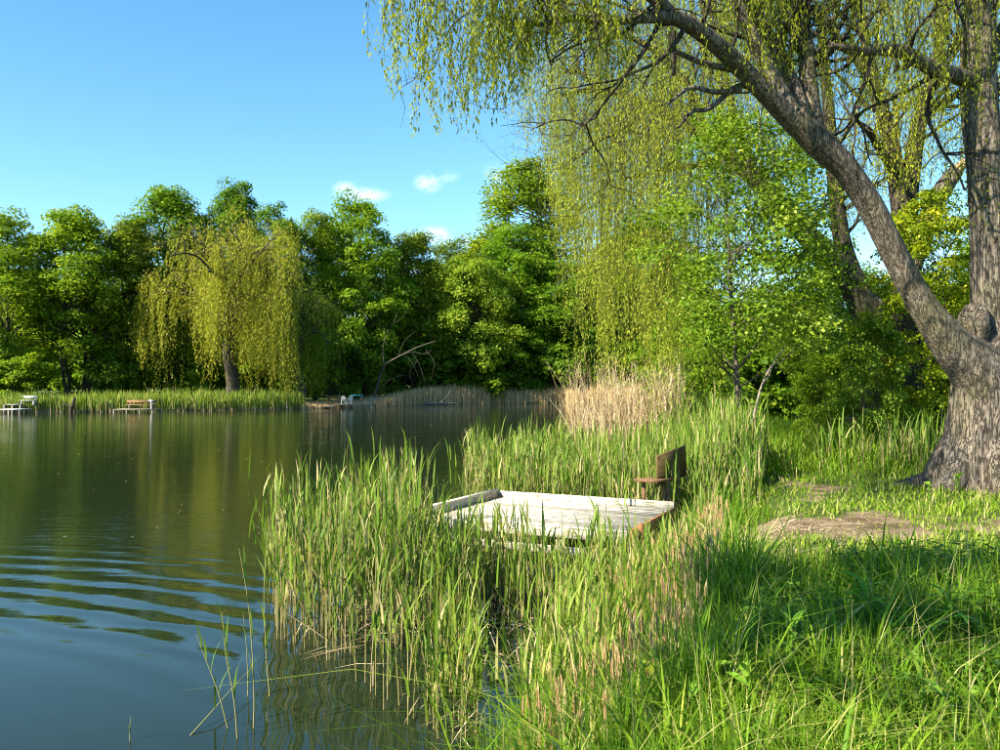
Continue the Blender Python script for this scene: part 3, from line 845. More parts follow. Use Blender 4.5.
def platform(name, label, x0, x1, y0, y1, ztop, mat, post_mat, bw=.2, group=None, nposts=3):
    """a small plank fishing platform on posts, planks running along x"""
    t = thing(name, label, 'platform', ((x0 + x1) / 2, (y0 + y1) / 2, 0), group)
    o = t.location
    n = max(2, int((y1 - y0) / bw)); b = (y1 - y0) / n
    for i in range(n):
        plank(t, 'plank', (0, y0 + b * (i + .5) - o.y, ztop - .025 + (i % 3) * .004), (x1 - x0 - (i % 2) * .05, b * .92, .05), mat)
    for i in range(nposts):
        for y in (y0 + .12, y1 - .12):
            plank(t, 'post', ((x0 + (x1 - x0) * (i + .08) / (nposts - .84)) - o.x, y - o.y, (ztop - 1.06) / 2), (.12, .12, ztop + .94), post_mat)
    plank(t, 'beam', (0, y0 + .12 - .08, ztop - .13), (x1 - x0 - .04, .05, .14), post_mat)
    return t

G_PL = 'small plank platforms on the far bank'
Y = 80.0
X = lambda px, Y: (px - 500) / F * Y
platform('fishing_platform', 'pale plank platform by the white bench at the far left shore', X(4, 78), X(27, 78), 76.8, 78.8, .42, M['white_paint'], M['grey_wood'], group=G_PL)
platform('boat_landing', 'low pale boarding step behind the far left platform', X(5, 79.4), X(22, 79.4), 79.1, 80.0, .82, M['white_paint'], M['grey_wood'], group=G_PL)
bench('bench', 'white bench with backrest beside the far left platform', (X(28, 79.8), 79.8, .72), M['white_paint'], M['white_paint'], w=1.5)
platform('fishing_platform', 'weathered grey plank platform in front of the willow on the far bank', X(118, 82), X(158, 82), 80.8, 83, .30, M['grey_wood'], M['grey_wood'], group=G_PL, nposts=4)
bench('bench', 'weathered brown bench on the grey plank platform on the far bank', (X(141, 82.4), 82.4, .30), M['brown_wood'], M['grey_wood'], w=2.9, seat_h=.4)
t = thing('post', 'thin post with a small white cross board on the grey far platform', 'post', (X(151, 81.5), 81.5, .30))
plank(t, 'shaft', (0, 0, .42), (.08, .08, .84), M['white_paint']); plank(t, 'cross_board', (.04, -.055, .82), (.5, .03, .1), M['white_paint'])
platform('fishing_platform', 'plank platform carrying the white chairs on the far bank', X(334, 95), X(374, 95), 94.2, 97.2, .42, M['grey_wood'], M['grey_wood'], group=G_PL, nposts=4)
platform('boat_landing', 'low pale plank jetty left of the white chairs', X(304, 94.5), X(333.4, 94.5), 93.6, 95.2, .20, M['white_wood'], M['grey_wood'], group=G_PL)
bench('bench', 'brown wooden bench left of the white chairs on the far platform', (X(333, 96.5), 96.9, .42), M['brown_wood'], M['brown_wood'], w=1.5, seat_h=.45)

def chair(label, loc, rz):
    t = thing('plastic_chair', label, 'chair', loc, 'white chairs on the far platform', rz)
    m = MB(); box(m, (0, 0, .43), (.44, .44, .04)); m.build('seat', M['white_paint'], t)
    m = MB()
    pts = [(math.cos(a) * .24, .2 + .02 * math.sin(a), .66 + .26 * math.sin(a)) for a in np.linspace(-.6, math.pi + .6, 14)]
    tube(m, np.array(pts), np.full(14, .028), 6)
    for x in (-.12, 0, .12): tube(m, np.array([(x, .2, .45), (x, .22, .7), (x, .22, .9)]), np.full(3, .03), 5)
    m.build('backrest', M['white_paint'], t, True)
    for sx in (-1, 1):
        m = MB(); tube(m, np.array([(sx * .24, .2, .68), (sx * .27, 0, .66), (sx * .25, -.2, .62), (sx * .24, -.22, .44)]), np.full(4, .025), 5); m.build('armrest', M['white_paint'], t, True)
        for sy in (-1, 1):
            m = MB(); tube(m, np.array([(sx * .2, sy * .19, .42), (sx * .23, sy * .22, .0)]), np.full(2, .028), 5); m.build('leg', M['white_paint'], t, True)
    return t
chair('white plastic garden chair, left of the pair on the far platform', (X(343.5, 95.2), 95.2, .425), .2)
chair('white plastic garden chair, right of the pair on the far platform', (X(350, 95.0), 95.0, .425), -.25)
t = thing('table', 'teal topped table behind the white chairs on the far platform', 'table', (X(357, 96.4), 96.4, .42))
plank(t, 'tabletop', (0, 0, .98), (1.35, .7, .16), M['teal_paint'])
for sx in (-1, 1):
    for sy in (-1, 1): plank(t, 'leg', (sx * .55, sy * .26, .45), (.07, .07, .9), M['grey_wood'])
t = thing('railing', 'thin grey rail fence at the right end of the chair platform', 'railing', (X(370, 96.9), 96.9, .42))
for s in (-1.1, 0, 1.1): plank(t, 'post', (s, 0, .4), (.07, .07, .8), M['grey_wood'])
for z in (.4, .74): plank(t, 'rail', (0, -.055, z), (2.3, .04, .09), M['grey_wood'])

b = P(70, 413, 78)
skeleton_tree('driftwood', 'dark forked stump sticking out of the water near the far left shore', 'stump',
    [[(71, 417, 77, .16), (71, 409, 77, .17), (73, 404, 77, .15), (74.5, 399, 77, .11), (73.5, 396, 77, .05)], [(71, 408, 77, .12), (67, 405, 77, .09), (62.5, 402, 77, .04)]], M['bark_dark'], b, 'stump')
b = P(435, 403, 108)
skeleton_tree('fallen_log', 'pale log lying at the water edge below the pale sallow', 'log', [[(412, 404.5, 109, .10), (430, 403.5, 110, .13), (456, 403.2, 111, .09)], [(425, 404, 109.6, .08), (430, 397, 109.6, .06), (432, 388, 109.6, .03)], [(440, 403, 110, .05), (447, 396, 110, .04), (451, 390, 110, .02)]], M['dead_wood'], b, 'log')

# ------------------------------------------------------------------ trees on the near bank
def limb_obj(name, parent, pts, mat, origin, n=10, rough=.07, seed=0, per=6, freq=1.5):
    """pts rows (px, py, Y, r) -> a tube part, returns the world path with radii"""
    a = spline(np.array([[*P(p, q, Y), r] for p, q, Y, r in pts]), per)
    m = MB(); tube(m, a[:, :3], a[:, 3], n, rough=rough, seed=seed, freq=freq)
    m.build(name, mat, parent, True, origin)
    return a

def to_px(p):
    return 500 + p[:, 0] / p[:, 1] * F, HY - (p[:, 2] - CH) / p[:, 1] * F

def cap_len(org, ln, lim):
    """shoots end above the height that the row lim(px) has at their distance"""
    px, py = to_px(org)
    zl = CH - (lim(px) - HY) / F * org[:, 1]
    return np.minimum(ln, org[:, 2] - zl)

def sprouts(wb, paths, rng, nodes, count, L, r, up=.35, droop=.3, kids=3, maxlevel=3, lo=.3, zmin=5.5):
    for a in paths:
        for _ in range(count):
            i = int(rng.integers(int(len(a) * lo), len(a)))
            if a[i, 2] < zmin: continue
            dd = norm(a[i, :3] - a[i - 1, :3])
            side = norm(np.cross(dd, rng.normal(size=3)))
            grow(wb, a[i, :3], dd * .5 + side, L * rng.uniform(.6, 1.2), min(r, a[i, 3] * .45), rng, 1, nodes, droop, kids, maxlevel, up, .4)

# the big two-stemmed willow at the right
bx_, by_ = 8.35, 14.3
wa = (bx_, by_, g1(bx_, by_) - .1)
A = thing('weeping_willow', 'huge old willow with furrowed trunk forking into a leaning limb, at the right edge', 'weeping willow', wa)
limb_obj('trunk', A, [(1001, 512, 14.3, 1.12), (1000, 492, 14.3, .98), (999, 470, 14.3, .86), (1000, 435, 14.3, .79), (1003, 400, 14.3, .76), (1006, 375, 14.3, .74), (1006, 350, 14.35, .68), (1002, 325, 14.4, .50)],
         M['bark'], wa, n=180, rough=.10, seed=2, per=14, freq=1.9)
def flare(k, ang, L, r):
    """a surface root running out from the trunk foot"""
    d = np.array([math.cos(ang), math.sin(ang), 0]); c = np.array([wa[0], wa[1], 0])
    pts = []
    for u, zz, rr in ((.55, .75, .30), (.85, .30, .24), (1.05, .10, .17), (1.3 * L, -.02, .10), (1.6 * L, -.12, .05)):
        q = c + d * u * r
        pts.append([q[0], q[1], g1(q[0], q[1]) + zz, rr])
    a = spline(np.array(pts), 5)
    m = MB(); tube(m, a[:, :3], a[:, 3], 12, rough=.12, seed=k); m.build('root', M['bark'], A, True, wa)
for k, (an, L) in enumerate([(3.5, 1.1), (4.3, 1.0), (2.9, 1.2), (5.0, 1.05)]): flare(k, an, L, 1.0)
a1 = limb_obj('limb', A, [(1002, 395, 14.2, .60), (974, 366, 14.1, .43), (950, 342, 14.0, .31), (925, 309, 13.9, .22), (906, 277, 13.8, .195), (888, 240, 13.65, .19), (870, 205, 13.5, .185), (845, 168, 13.3, .19), (815, 140, 13.1, .205), (792, 116, 12.9, .165)],
              M['bark'], wa, n=84, rough=.085, seed=4, per=12)
a2 = limb_obj('limb', A, [(1004, 350, 14.4, .58), (996, 310, 14.4, .38), (992, 250, 14.4, .31), (988, 180, 14.4, .29), (980, 110, 14.4, .275), (978, 40, 14.4, .25), (984, -40, 14.4, .2), (986, -120, 14.5, .15)],
              M['bark'], wa, n=84, rough=.10, seed=6, per=14)
m = MB(); bp = P(972, 324, 14.05)
tube(m, np.array([bp + [.25, .2, -.35], bp + [.08, .05, -.2], bp + [-.02, -.03, 0], bp + [.1, .05, .2], bp + [.3, .25, .3]]), np.array([.1, .2, .24, .17, .06]), 40, rough=.42, seed=12, freq=1.4)
m.build('burl', M['bark'], A, True, wa)
br = []
for k, pts in enumerate([
    [(800, 128, 13.0, .17), (768, 96, 12.7, .145), (735, 62, 12.4, .135), (705, 35, 12.0, .115), (675, 18, 11.6, .10), (640, 18, 11.2, .07), (608, 22, 10.9, .06), (578, 18, 10.6, .045), (540, 24, 10.3, .03), (500, 22, 10.0, .02)],
    [(675, 18, 11.6, .1), (645, -10, 11.2, .09), (600, -30, 10.6, .07), (545, -38, 10.2, .05), (480, -34, 9.8, .035), (420, -26, 9.6, .02)],
    [(790, 114, 12.9, .16), (766, 66, 12.9, .125), (745, 20, 12.8, .105), (718, -30, 12.6, .12), (680, -90, 12.4, .09), (630, -140, 12, .05)],
    [(806, 128, 13.1, .16), (788, 76, 13.3, .12), (768, 35, 13.5, .10), (748, 0, 13.6, .08), (730, -60, 13.7, .08)],
    [(815, 134, 13.2, .16), (809, 90, 13.3, .135), (806, 50, 13.4, .12), (803, 10, 13.5, .105), (797, -50, 13.6, .10), (800, -130, 13.6, .06)],
    [(975, 80, 14.3, .17), (955, 75, 14.0, .13), (930, 67, 13.6, .115), (905, 53, 13.3, .11), (885, 50, 13.1, .09), (860, 51, 12.9, .07), (830, 45, 12.7, .04)],
    [(738, 70, 12.5, .06), (715, 66, 12.3, .045), (695, 60, 12.1, .04), (672, 50, 11.9, .03)],
    [(740, 90, 12.6, .05), (715, 92, 12.4, .035), (690, 88, 12.2, .03), (668, 104, 12.0, .02)],
    [(672, 32, 11.8, .05), (673, 50, 11.8, .045), (674, 75, 11.8, .03)],
    [(762, 92, 12.8, .05), (738, 86, 12.6, .04), (710, 108, 12.4, .035), (692, 112, 12.3, .025), (678, 128, 12.2, .015)],
    [(806, 60, 13.4, .05), (790, 30, 13.2, .045), (775, 22, 13.0, .035), (750, 20, 12.8, .02)],
    [(982, 60, 14.4, .16), (1020, 10, 14.8, .13), (1060, -50, 15.0, .1), (1100, -120, 15.2, .06)],
    [(980, 20, 14.4, .14), (950, -40, 14.0, .11), (900, -90, 13.4, .08), (850, -120, 13.0, .05)]]):
    br.append(limb_obj('branch', A, pts, M['bark'] if k != 8 else M['bark_dark'], wa, n=14, rough=.06, seed=20 + k, per=5))
rng = np.random.default_rng(31)
W, Lf = MB(), MB(); nodes = []; bare_nodes = []
sprouts(W, br[:6] + [br[10]], rng, bare_nodes, 4, 1.5, .04, lo=.1, up=.1, kids=3, droop=.15)
sprouts(W, [br[0], br[1]], rng, nodes, 9, 1.5, .035, lo=.25, up=.2)
sprouts(W, [br[2], br[3], br[4], br[5], br[11], br[12]], rng, nodes, 7, 2.0, .045, lo=.25)
sprouts(W, [a2], rng, nodes, 8, 2.2, .05, lo=.55)
nodes = np.array(nodes)
px, py = to_px(nodes)
def limA(px):
    return np.interp(px, [380, 400, 430, 500, 540, 600, 640, 700, 800, 900, 1000, 1100], [40, 95, 142, 115, 42, 48, 125, 80, 95, 120, 140, 200])
nodes = nodes[(px > 385) & (py < 150)]
n = 1150
org = nodes[rng.integers(len(nodes), size=n)] + rng.normal(size=(n, 3)) * .12
px, py = to_px(org)
ln = cap_len(org, rng.uniform(.5, 3.4, n), lambda q: limA(q) * rng.uniform(.75, 1.06, len(q)))
k = (ln > .25) & ~((px > 525) & (px < 625) & (rng.uniform(size=n) < .72)) & ~((px > 840) & (rng.uniform(size=n) < .25))
strands(Lf, W, org[k], ln[k], rng, leaf=.085, width=.019, step=.036, sway=.08, reach=.25, tint=-.04)
# tresses on the tip of the long branch, out over the water
tip = np.concatenate([br[0][-14:, :3], br[1][-16:, :3]])
n = 240
org = tip[rng.integers(len(tip), size=n)] + rng.normal(size=(n, 3)) * np.array([.22, .3, .1])
ln = cap_len(org, rng.uniform(.7, 2.4, n), lambda q: limA(q) * rng.uniform(.5, 1.05, len(q)))
k = ln > .2
strands(Lf, W, org[k], ln[k], rng, leaf=.075, width=.022, step=.023, sway=.16, reach=.25, tint=.0)
# leafy shoots straight from the trunk
n = 2600
i = rng.integers(len(a2), size=n)
sp = a2[i, :3] + rand_dirs(n, rng) * np.array([1, 1, .6]) * (a2[i, 3] + np.abs(rng.normal(.1, .22, n)))[:, None]
sp = sp[vnoise(sp * [.9, .9, .8], 4) > .12]
leaves(Lf, sp, rng.normal(size=(len(sp), 3)) + [0, 0, -.5], rng.normal(size=(len(sp), 3)), .085, .03, np.clip(rng.normal(.35, .15, len(sp)), 0, 1))
W.build('twigs', M['bark_dark'], A, origin=wa)
Lf.build('crown', M['leaf_willow'], A, origin=wa).color = (.95, 1.0, .9, 1)

# the willow behind, whose curtain hangs down to the dry reeds
def willow_tree(label, bx, by, stems, branches, seed, n, lim, sprout, leaf=.13, width=.035, step=.075, lens=(1.5, 7), color=(1, 1, 1), mat='bark_dark', pxmin=520, grp=None, crown_ok=None, zmin=6, reach=.6, extra=None, parts=None):
    w0 = (bx, by, g1(bx, by) - .1)
    t = thing('weeping_willow', label, 'weeping willow', w0)
    rng = np.random.default_rng(seed)
    paths = []
    for k, pts in enumerate(stems):
        paths.append(limb_obj('trunk' if k == 0 else 'limb', t, pts, M[mat], w0, n=20, rough=.08, seed=seed + k))
    for k, pts in enumerate(branches):
        paths.append(limb_obj('branch', t, pts, M[mat], w0, n=10, rough=.05, seed=seed + 40 + k))
    W, Lf = MB(), MB(); nodes = []
    sprouts(W, paths[1:], rng, nodes, sprout[0], sprout[1], sprout[2], lo=.3, zmin=zmin)
    nodes = np.array(nodes); px, py = to_px(nodes)
    nodes = nodes[px > pxmin]
    nc = n // 9; cnt = rng.integers(3, 16, nc)
    org = np.repeat(nodes[rng.integers(len(nodes), size=nc)], cnt, 0); org = org + rng.normal(size=org.shape) * [.4, .4, .35]
    tl = np.repeat(rng.uniform(.35, 1, nc), cnt)
    if crown_ok is not None:
        px, py = to_px(org); ok = crown_ok(px, py, rng); org, tl = org[ok], tl[ok]
    ln = cap_len(org, (lens[0] + (lens[1] - lens[0]) * tl) * rng.uniform(.6, 1.1, len(org)), lambda q: lim(q) * rng.uniform(.82, 1.03, len(q)))
    k = ln > .3
    strands(Lf, W, org[k], ln[k], rng, leaf=leaf, width=width, step=step, sway=.18, reach=reach)
    W.build('twigs', M['bark_dark'], t, origin=w0)
    Lf.build('crown', M['leaf_willow'], t, origin=w0).color = (*color, 1)
    return t

limB = lambda q: np.interp(q, [520, 540, 556, 570, 584, 640, 720, 760, 800, 1000], [120, 150, 205, 285, 385, 408, 408, 330, 250, 200])
willow_tree('weeping willow whose bright curtain hangs over the dry reeds behind the young tree', 11.6, 27,
    [[(866, 450, 27, .62), (862, 400, 27, .52), (866, 340, 27, .48), (872, 300, 27, .42)],
     [(868, 318, 27, .42), (852, 284, 26.8, .38), (825, 252, 26.5, .34), (796, 224, 26.2, .30), (755, 180, 26, .24), (705, 135, 26, .19), (650, 105, 26, .14), (600, 90, 26, .09), (562, 95, 26, .05)],
     [(870, 310, 27, .34), (848, 262, 27, .28), (838, 215, 27, .25), (832, 150, 27, .2), (826, 80, 27, .16), (820, 10, 27, .1)]],
    [[(825, 252, 26.5, .2), (800, 258, 25.5, .17), (775, 262, 24.8, .12), (748, 250, 24.2, .06)],
     [(705, 135, 26, .14), (690, 90, 26, .12), (655, 50, 26, .09), (610, 30, 26, .05)],
     [(755, 180, 26, .16), (735, 120, 26.5, .13), (720, 60, 27, .1), (690, 10, 27.5, .06)],
     [(650, 105, 26, .1), (630, 125, 25, .08), (600, 140, 24.4, .05), (575, 160, 24, .03)],
     [(725, 155, 26, .12), (700, 165, 25.2, .1), (660, 170, 24.4, .07), (620, 180, 24, .04)],
     [(600, 90, 26, .07), (575, 70, 26.5, .05), (552, 80, 27, .03)],
     [(720, 150, 26, .12), (690, 120, 28, .1), (640, 110, 30, .07), (590, 130, 31, .04)]],
    41, 2500, limB, (9, 3.0, .07), lens=(2, 10), pxmin=535, color=(1.05, 1.1, 1.15), leaf=.105, width=.03, step=.064, crown_ok=lambda a, b, r: ~((b < 150) & (a < 660) & (r.uniform(size=len(a)) < .4)) & ~((b > 180) & (a > 770)) & ~((a > 690) & (r.uniform(size=len(a)) < .45)))
limC = lambda q: np.interp(q, [680, 760, 860, 900, 960, 1000, 1100], [130, 130, 215, 190, 205, 215, 230])
willow_tree('darker willow with a snapped limb standing between the two big stems', 10.35, 21.5,
    [[(908, 460, 21.5, .5), (906, 400, 21.5, .42), (906, 330, 21.5, .37), (906, 260, 21.5, .33), (904, 205, 21.5, .30)],
     [(905, 225, 21.5, .28), (897, 175, 21.5, .22), (888, 130, 21.5, .18), (872, 80, 21.5, .15), (862, 20, 21.5, .11), (850, -50, 21.5, .07)],
     [(905, 220, 21.5, .26), (912, 165, 21.5, .21), (920, 120, 21.5, .17), (934, 70, 21.5, .13), (945, 10, 21.5, .1), (950, -60, 21.5, .06)]],
    [[(897, 175, 21.5, .12), (880, 150, 21, .1), (868, 130, 20.6, .08), (850, 118, 20.2, .05)],
     [(920, 120, 21.5, .12), (940, 105, 21.8, .1), (958, 92, 22, .08), (985, 60, 22.3, .05)],
     [(872, 80, 21.5, .12), (840, 40, 22, .1), (800, 0, 22.4, .07), (760, -20, 22.6, .05)],
     [(934, 70, 21.5, .1), (970, 30, 22.5, .08), (1020, -10, 23, .05)],
     [(862, 20, 21.5, .09), (820, -40, 21, .07), (770, -70, 20.6, .05)]],
    43, 800, limC, (9, 2.6, .06), lens=(1.2, 5.5), pxmin=690, color=(1.1, 1.1, 1.0), leaf=.10, width=.027, step=.055)
C_ = bpy.data.objects['weeping_willow.004'] if 'weeping_willow.004' in bpy.data.objects else None
wc = (10.35, 21.5, g1(10.35, 21.5) - .1)
root_c = [o for o in bpy.data.objects if o.get('label', '').startswith('darker willow with a snapped')][0]
limb_obj('broken_limb', root_c, [(905, 285, 21.4, .26), (918, 245, 21.2, .24), (934, 205, 21.0, .22), (948, 182, 20.9, .20), (957, 170, 20.8, .17)], M['bark'], wc, n=18, rough=.1, seed=77)
m = MB(); q = P(957, 170, 20.8); d = norm(P(970, 155, 20.7) - P(948, 182, 20.9))
for k in range(9):
    a = k * .7; o_ = np.array([math.cos(a) * .1, math.sin(a) * .1, math.sin(a * 2) * .05])
    tube(m, np.array([q + o_ - d * .15, q + o_ * .9 + d * .12, q + o_ * .7 + d * (.2 + .22 * ((k * 37) % 10) / 10)]), np.array([.06, .045, .008]), 5)
m.build('splintered_end', M['split_wood'], root_c, origin=wc)

# the young tree among the reeds
ypx = [(746, 485, 18), (743, 440, 18), (738, 395, 18), (735, 350, 18), (731, 290, 18.1), (727, 220, 18.2), (722, 150, 18.2)]
yw = np.array([P(*q) for q in ypx]); yb = yw[0].copy()
ymesh = broadleaf(51, 8.0, 2.6, .34, 100, 230, leaf=.076, crad=.24, flat=.75, trunk_r=.095, nlimb=46, wood='bark_young', leafm='leaf_young', path=yw - yb, asp=.8)
tree('alder_tree', 'young slender tree with fresh green leaves standing among the reeds', 'tree', ymesh, yb, (.98, 1, .98), 0, (.98, 1.0, .85))
skeleton_tree('dead_sapling', 'pale bare pole leaning beside the young tree', 'pole', [[(748, 446, 17.4, .03), (754, 415, 17.4, .028), (762, 385, 17.4, .025), (774, 362, 17.4, .02), (786, 345, 17.4, .012)], [(762, 385, 17.4, .012), (768, 378, 17.3, .009), (772, 366, 17.3, .005)]], M['dead_wood'], P(748, 446, 17.4), 'pole', rough=.03)

# undergrowth behind the big willow
NB = {'a': (broadleaf(61, 5, 2.6, .03, 70, 210, leaf=.135, stems=4, crad=.24, leafm='leaf_young', trunk_r=.07), 5, 2.6),
      'b': (broadleaf(62, 5, 2.4, .03, 66, 210, leaf=.12, stems=4, crad=.24, leafm='leaf_green', trunk_r=.07), 5, 2.4),
      's': (broadleaf(63, 9, 3.0, .12, 110, 200, leaf=.13, stems=2, crad=.2, leafm='leaf_young', trunk_r=.11), 9, 3.0)}
PR.update(NB)
for kd, px, top, w, Y, lb, nm, ct, cl in [
    ('s', 930, 192, 140, 19.3, 'yellow-green sapling seen through the fork of the big willow', 'maple_sapling', 'tree', (1.7, 1.35, .7)),
    ('s', 826, 262, 110, 34, 'green sapling left of the leaning limb', 'maple_sapling', 'tree', (1.25, 1.2, .8)),
    ('s', 985, 230, 130, 31, 'leafy sapling behind the upright stem of the big willow', 'maple_sapling', 'tree', (1.0, 1.05, .7)),
    ('a', 872, 325, 92, 18.6, 'bright broad-leaved shrub in front of the willow trunks', 'shrub', 'shrub', (.95, 1.0, .8)),
    ('b', 930, 340, 130, 24, 'dark shrub under the leaning limb', 'shrub', 'shrub', (1.4, 1.25, .7)),
    ('b', 990, 330, 130, 22, 'dark shrub hidden behind the big trunk', 'shrub', 'shrub', (1.2, 1.15, .7)),
    ('a', 888, 290, 130, 31, 'tall shrub deep between the willow trunks', 'shrub', 'shrub', (.8, .9, .8)),
    ('b', 700, 340, 110, 38, 'distant shrub seen under the crown of the young tree', 'shrub', 'shrub', (.9, 1.0, .8)),
    ('a', 945, 395, 70, 20, 'small yellowish shrub just left of the big trunk foot', 'shrub', 'shrub', (1.3, 1.15, .7)),
    ('b', 826, 352, 80, 23, 'dark low shrub left of the bright broad-leaved shrub', 'shrub', 'shrub', (1.0, 1.05, .8))]:
    put(kd, px, top, w, Y, lb, nm, ct, color=cl, group='undergrowth behind the big willow' if ct == 'shrub' else 'saplings behind the big willow')
for i, (px, top, w, Y) in enumerate([(700, 300, 150, 75), (775, 285, 160, 68), (850, 270, 160, 72), (925, 275, 170, 66), (1005, 262, 180, 64), (1085, 250, 190, 66)]):
    put(('round_a', 'round_b')[i % 2], px, top, w, Y, ('leftmost', 'second from the left', 'third from the left', 'third from the right', 'second from the right', 'rightmost')[i] + ' of the six far trees closing the view behind the near bank', 'background_tree', color=(.9, 1.0, .8), group='distant trees behind the near bank')

for px, lb in ((735, 'low distant bush seen under the young tree'), (800, 'low distant bush between the young tree and the bright shrub'), (880, 'low distant bush behind the willow trunks')):
    put('shrub_a', px, 322, 150, 58, lb, 'bush', 'bush', color=(.85, .95, .8), group='low distant bushes behind the near bank')

# ------------------------------------------------------------------ the plank platform in the reeds
FL, BL, BR_ = np.array([-1.09, 12.85]), np.array([-.18, 15.2]), np.array([2.63, 13.8])
ex = norm(BR_ - BL); ey = np.array([-ex[1], ex[0]]); LX, LY, ZD = 3.14, 2.35, .80
o0 = FL
pf = thing('fishing_platform', 'white-washed plank platform on posts half hidden in the near reeds', 'platform', (FL[0], FL[1], 0))
E3 = lambda v: (v[0], v[1], 0)
def pl(name, u, v, z, size, mat, parent=pf, ax=None, ay=None, az=(0, 0, 1)):
    c = np.array([*(ex * u + ey * v), z])
    return plank(parent, name, c, size, mat, E3(ex) if ax is None else ax, E3(ey) if ay is None else ay, az)
nb = 15
rb = random.Random(5)
for i in range(nb):
    w = LY / nb
    pl('plank', LX / 2 + rb.uniform(-.03, .03), w * (i + .5), ZD - .02 + rb.uniform(-.003, .003), (LX + rb.uniform(-.12, .05), w * rb.uniform(.82, .92), .035), M['white_wood'])
pl('fascia_board', LX / 2, -.03, ZD - .09, (LX, .035, .13), M['white_wood'])
pl('lower_board', LX / 2 - .2, -.03, ZD - .33, (LX - .3, .035, .11), M['white_wood'])
pl('lower_board', LX / 2 - .1, -.03, ZD - .66, (LX - .5, .04, .10), M['grey_wood'])
for u in (.08, LX * .36, LX * .68, LX - .08):
    for v in (.05, LY - .06):
        pl('post', u, v, ZD / 2 - .5 - .02, (.09, .09, ZD + .92), M['grey_wood'])
pl('side_rail', -.02, LY / 2, ZD + .045, (LY, .04, .13), M['white_wood'], ax=E3(ey), ay=E3(-ex))
pl('side_cap', -.02, LY / 2, ZD + .124, (LY + .03, .09, .024), M['white_wood'], ax=E3(ey), ay=E3(-ex))
pl('back_rail', LX / 2, LY + .025, ZD + .03, (LX, .04, .15), M['white_wood'])
pl('end_board', LX + .05, LY / 2, ZD - .05, (LY, .05, .16), M['rust_wood'], ax=E3(ey), ay=E3(-ex))
pl('end_brace', LX + .11, .25, ZD - .18, (.06, .07, .52), M['rust_wood'])
# the low board seat at its landward end
q1, q2, q3, q4 = P(652, 486, 13.9), P(662, 457, 14.0), P(690, 448, 14.5), P(681, 473, 14.4)
sb = thing('board_seat', 'low wooden seat with a tilted dark olive back board behind the platform', 'seat', (2.55, 14.1, g1(2.55, 14.1)))
cb = (q1 + q2 + q3 + q4) / 4; axb = norm((q3 - q2) + (q4 - q1)); ayb = norm((q2 - q1) + (q3 - q4)); ayb = norm(ayb - axb * np.dot(axb, ayb))
so = np.array(sb.location)
plank(sb, 'backrest', cb, (np.linalg.norm(q3 - q2), np.linalg.norm(q2 - q1) * 1.05, .035), M['olive_wood'], axb, ayb, np.cross(axb, ayb), so)
sc_ = (q1 + q4) / 2 - np.array([.2, .10, -.01])
plank(sb, 'seat', sc_, (np.linalg.norm(q3 - q2) * .9, .38, .04), M['brown_wood'], axb * [1, 1, 0], np.cross([0, 0, 1], axb * [1, 1, 0]), (0, 0, 1), so)
for s in (-.2, .2):
    c = cb + axb * s * .9; 
    lo_ = g1(c[0], c[1]); 
    plank(sb, 'leg', (c[0], c[1] + .03, (c[2] + lo_) / 2 - .1), (.06, .06, max(.2, c[2] - lo_)), M['brown_wood'], origin=so)
    c = sc_ + np.array([s, 0, 0]); lo_ = min(g1(c[0], c[1]), .6)
    plank(sb, 'leg', (c[0], c[1], (c[2] + lo_) / 2 - .03), (.06, .06, c[2] - lo_), M['brown_wood'], origin=so)

# ------------------------------------------------------------------ near reeds
def in_poly(p, poly):
    poly = np.asarray(poly); ins = np.zeros(len(p), bool)
    for a, b in zip(poly, np.roll(poly, -1, 0)):
        c = ((a[1] <= p[:, 1]) & (b[1] > p[:, 1])) | ((b[1] <= p[:, 1]) & (a[1] > p[:, 1]))
        with np.errstate(divide='ignore', invalid='ignore'):
            ins ^= c & (p[:, 0] < a[0] + (p[:, 1] - a[1]) / (b[1] - a[1]) * (b[0] - a[0]))
    return ins

def scatter(poly, n, rng, clump=0.0, seed=0):
    poly = np.asarray(poly, float); lo, hi = poly.min(0), poly.max(0); out = np.zeros((0, 2))
    while len(out) < n:
        p = rng.uniform(lo, hi, (n * 2, 2)); p = p[in_poly(p, poly)]
        if clump: p = p[vnoise(np.stack([p[:, 0] * 1.3, p[:, 1] * 1.3, 0 * p[:, 0]], -1), seed) * .5 + .5 > rng.uniform(0, clump, len(p))]
        out = np.concatenate([out, p])
    return out[:n]

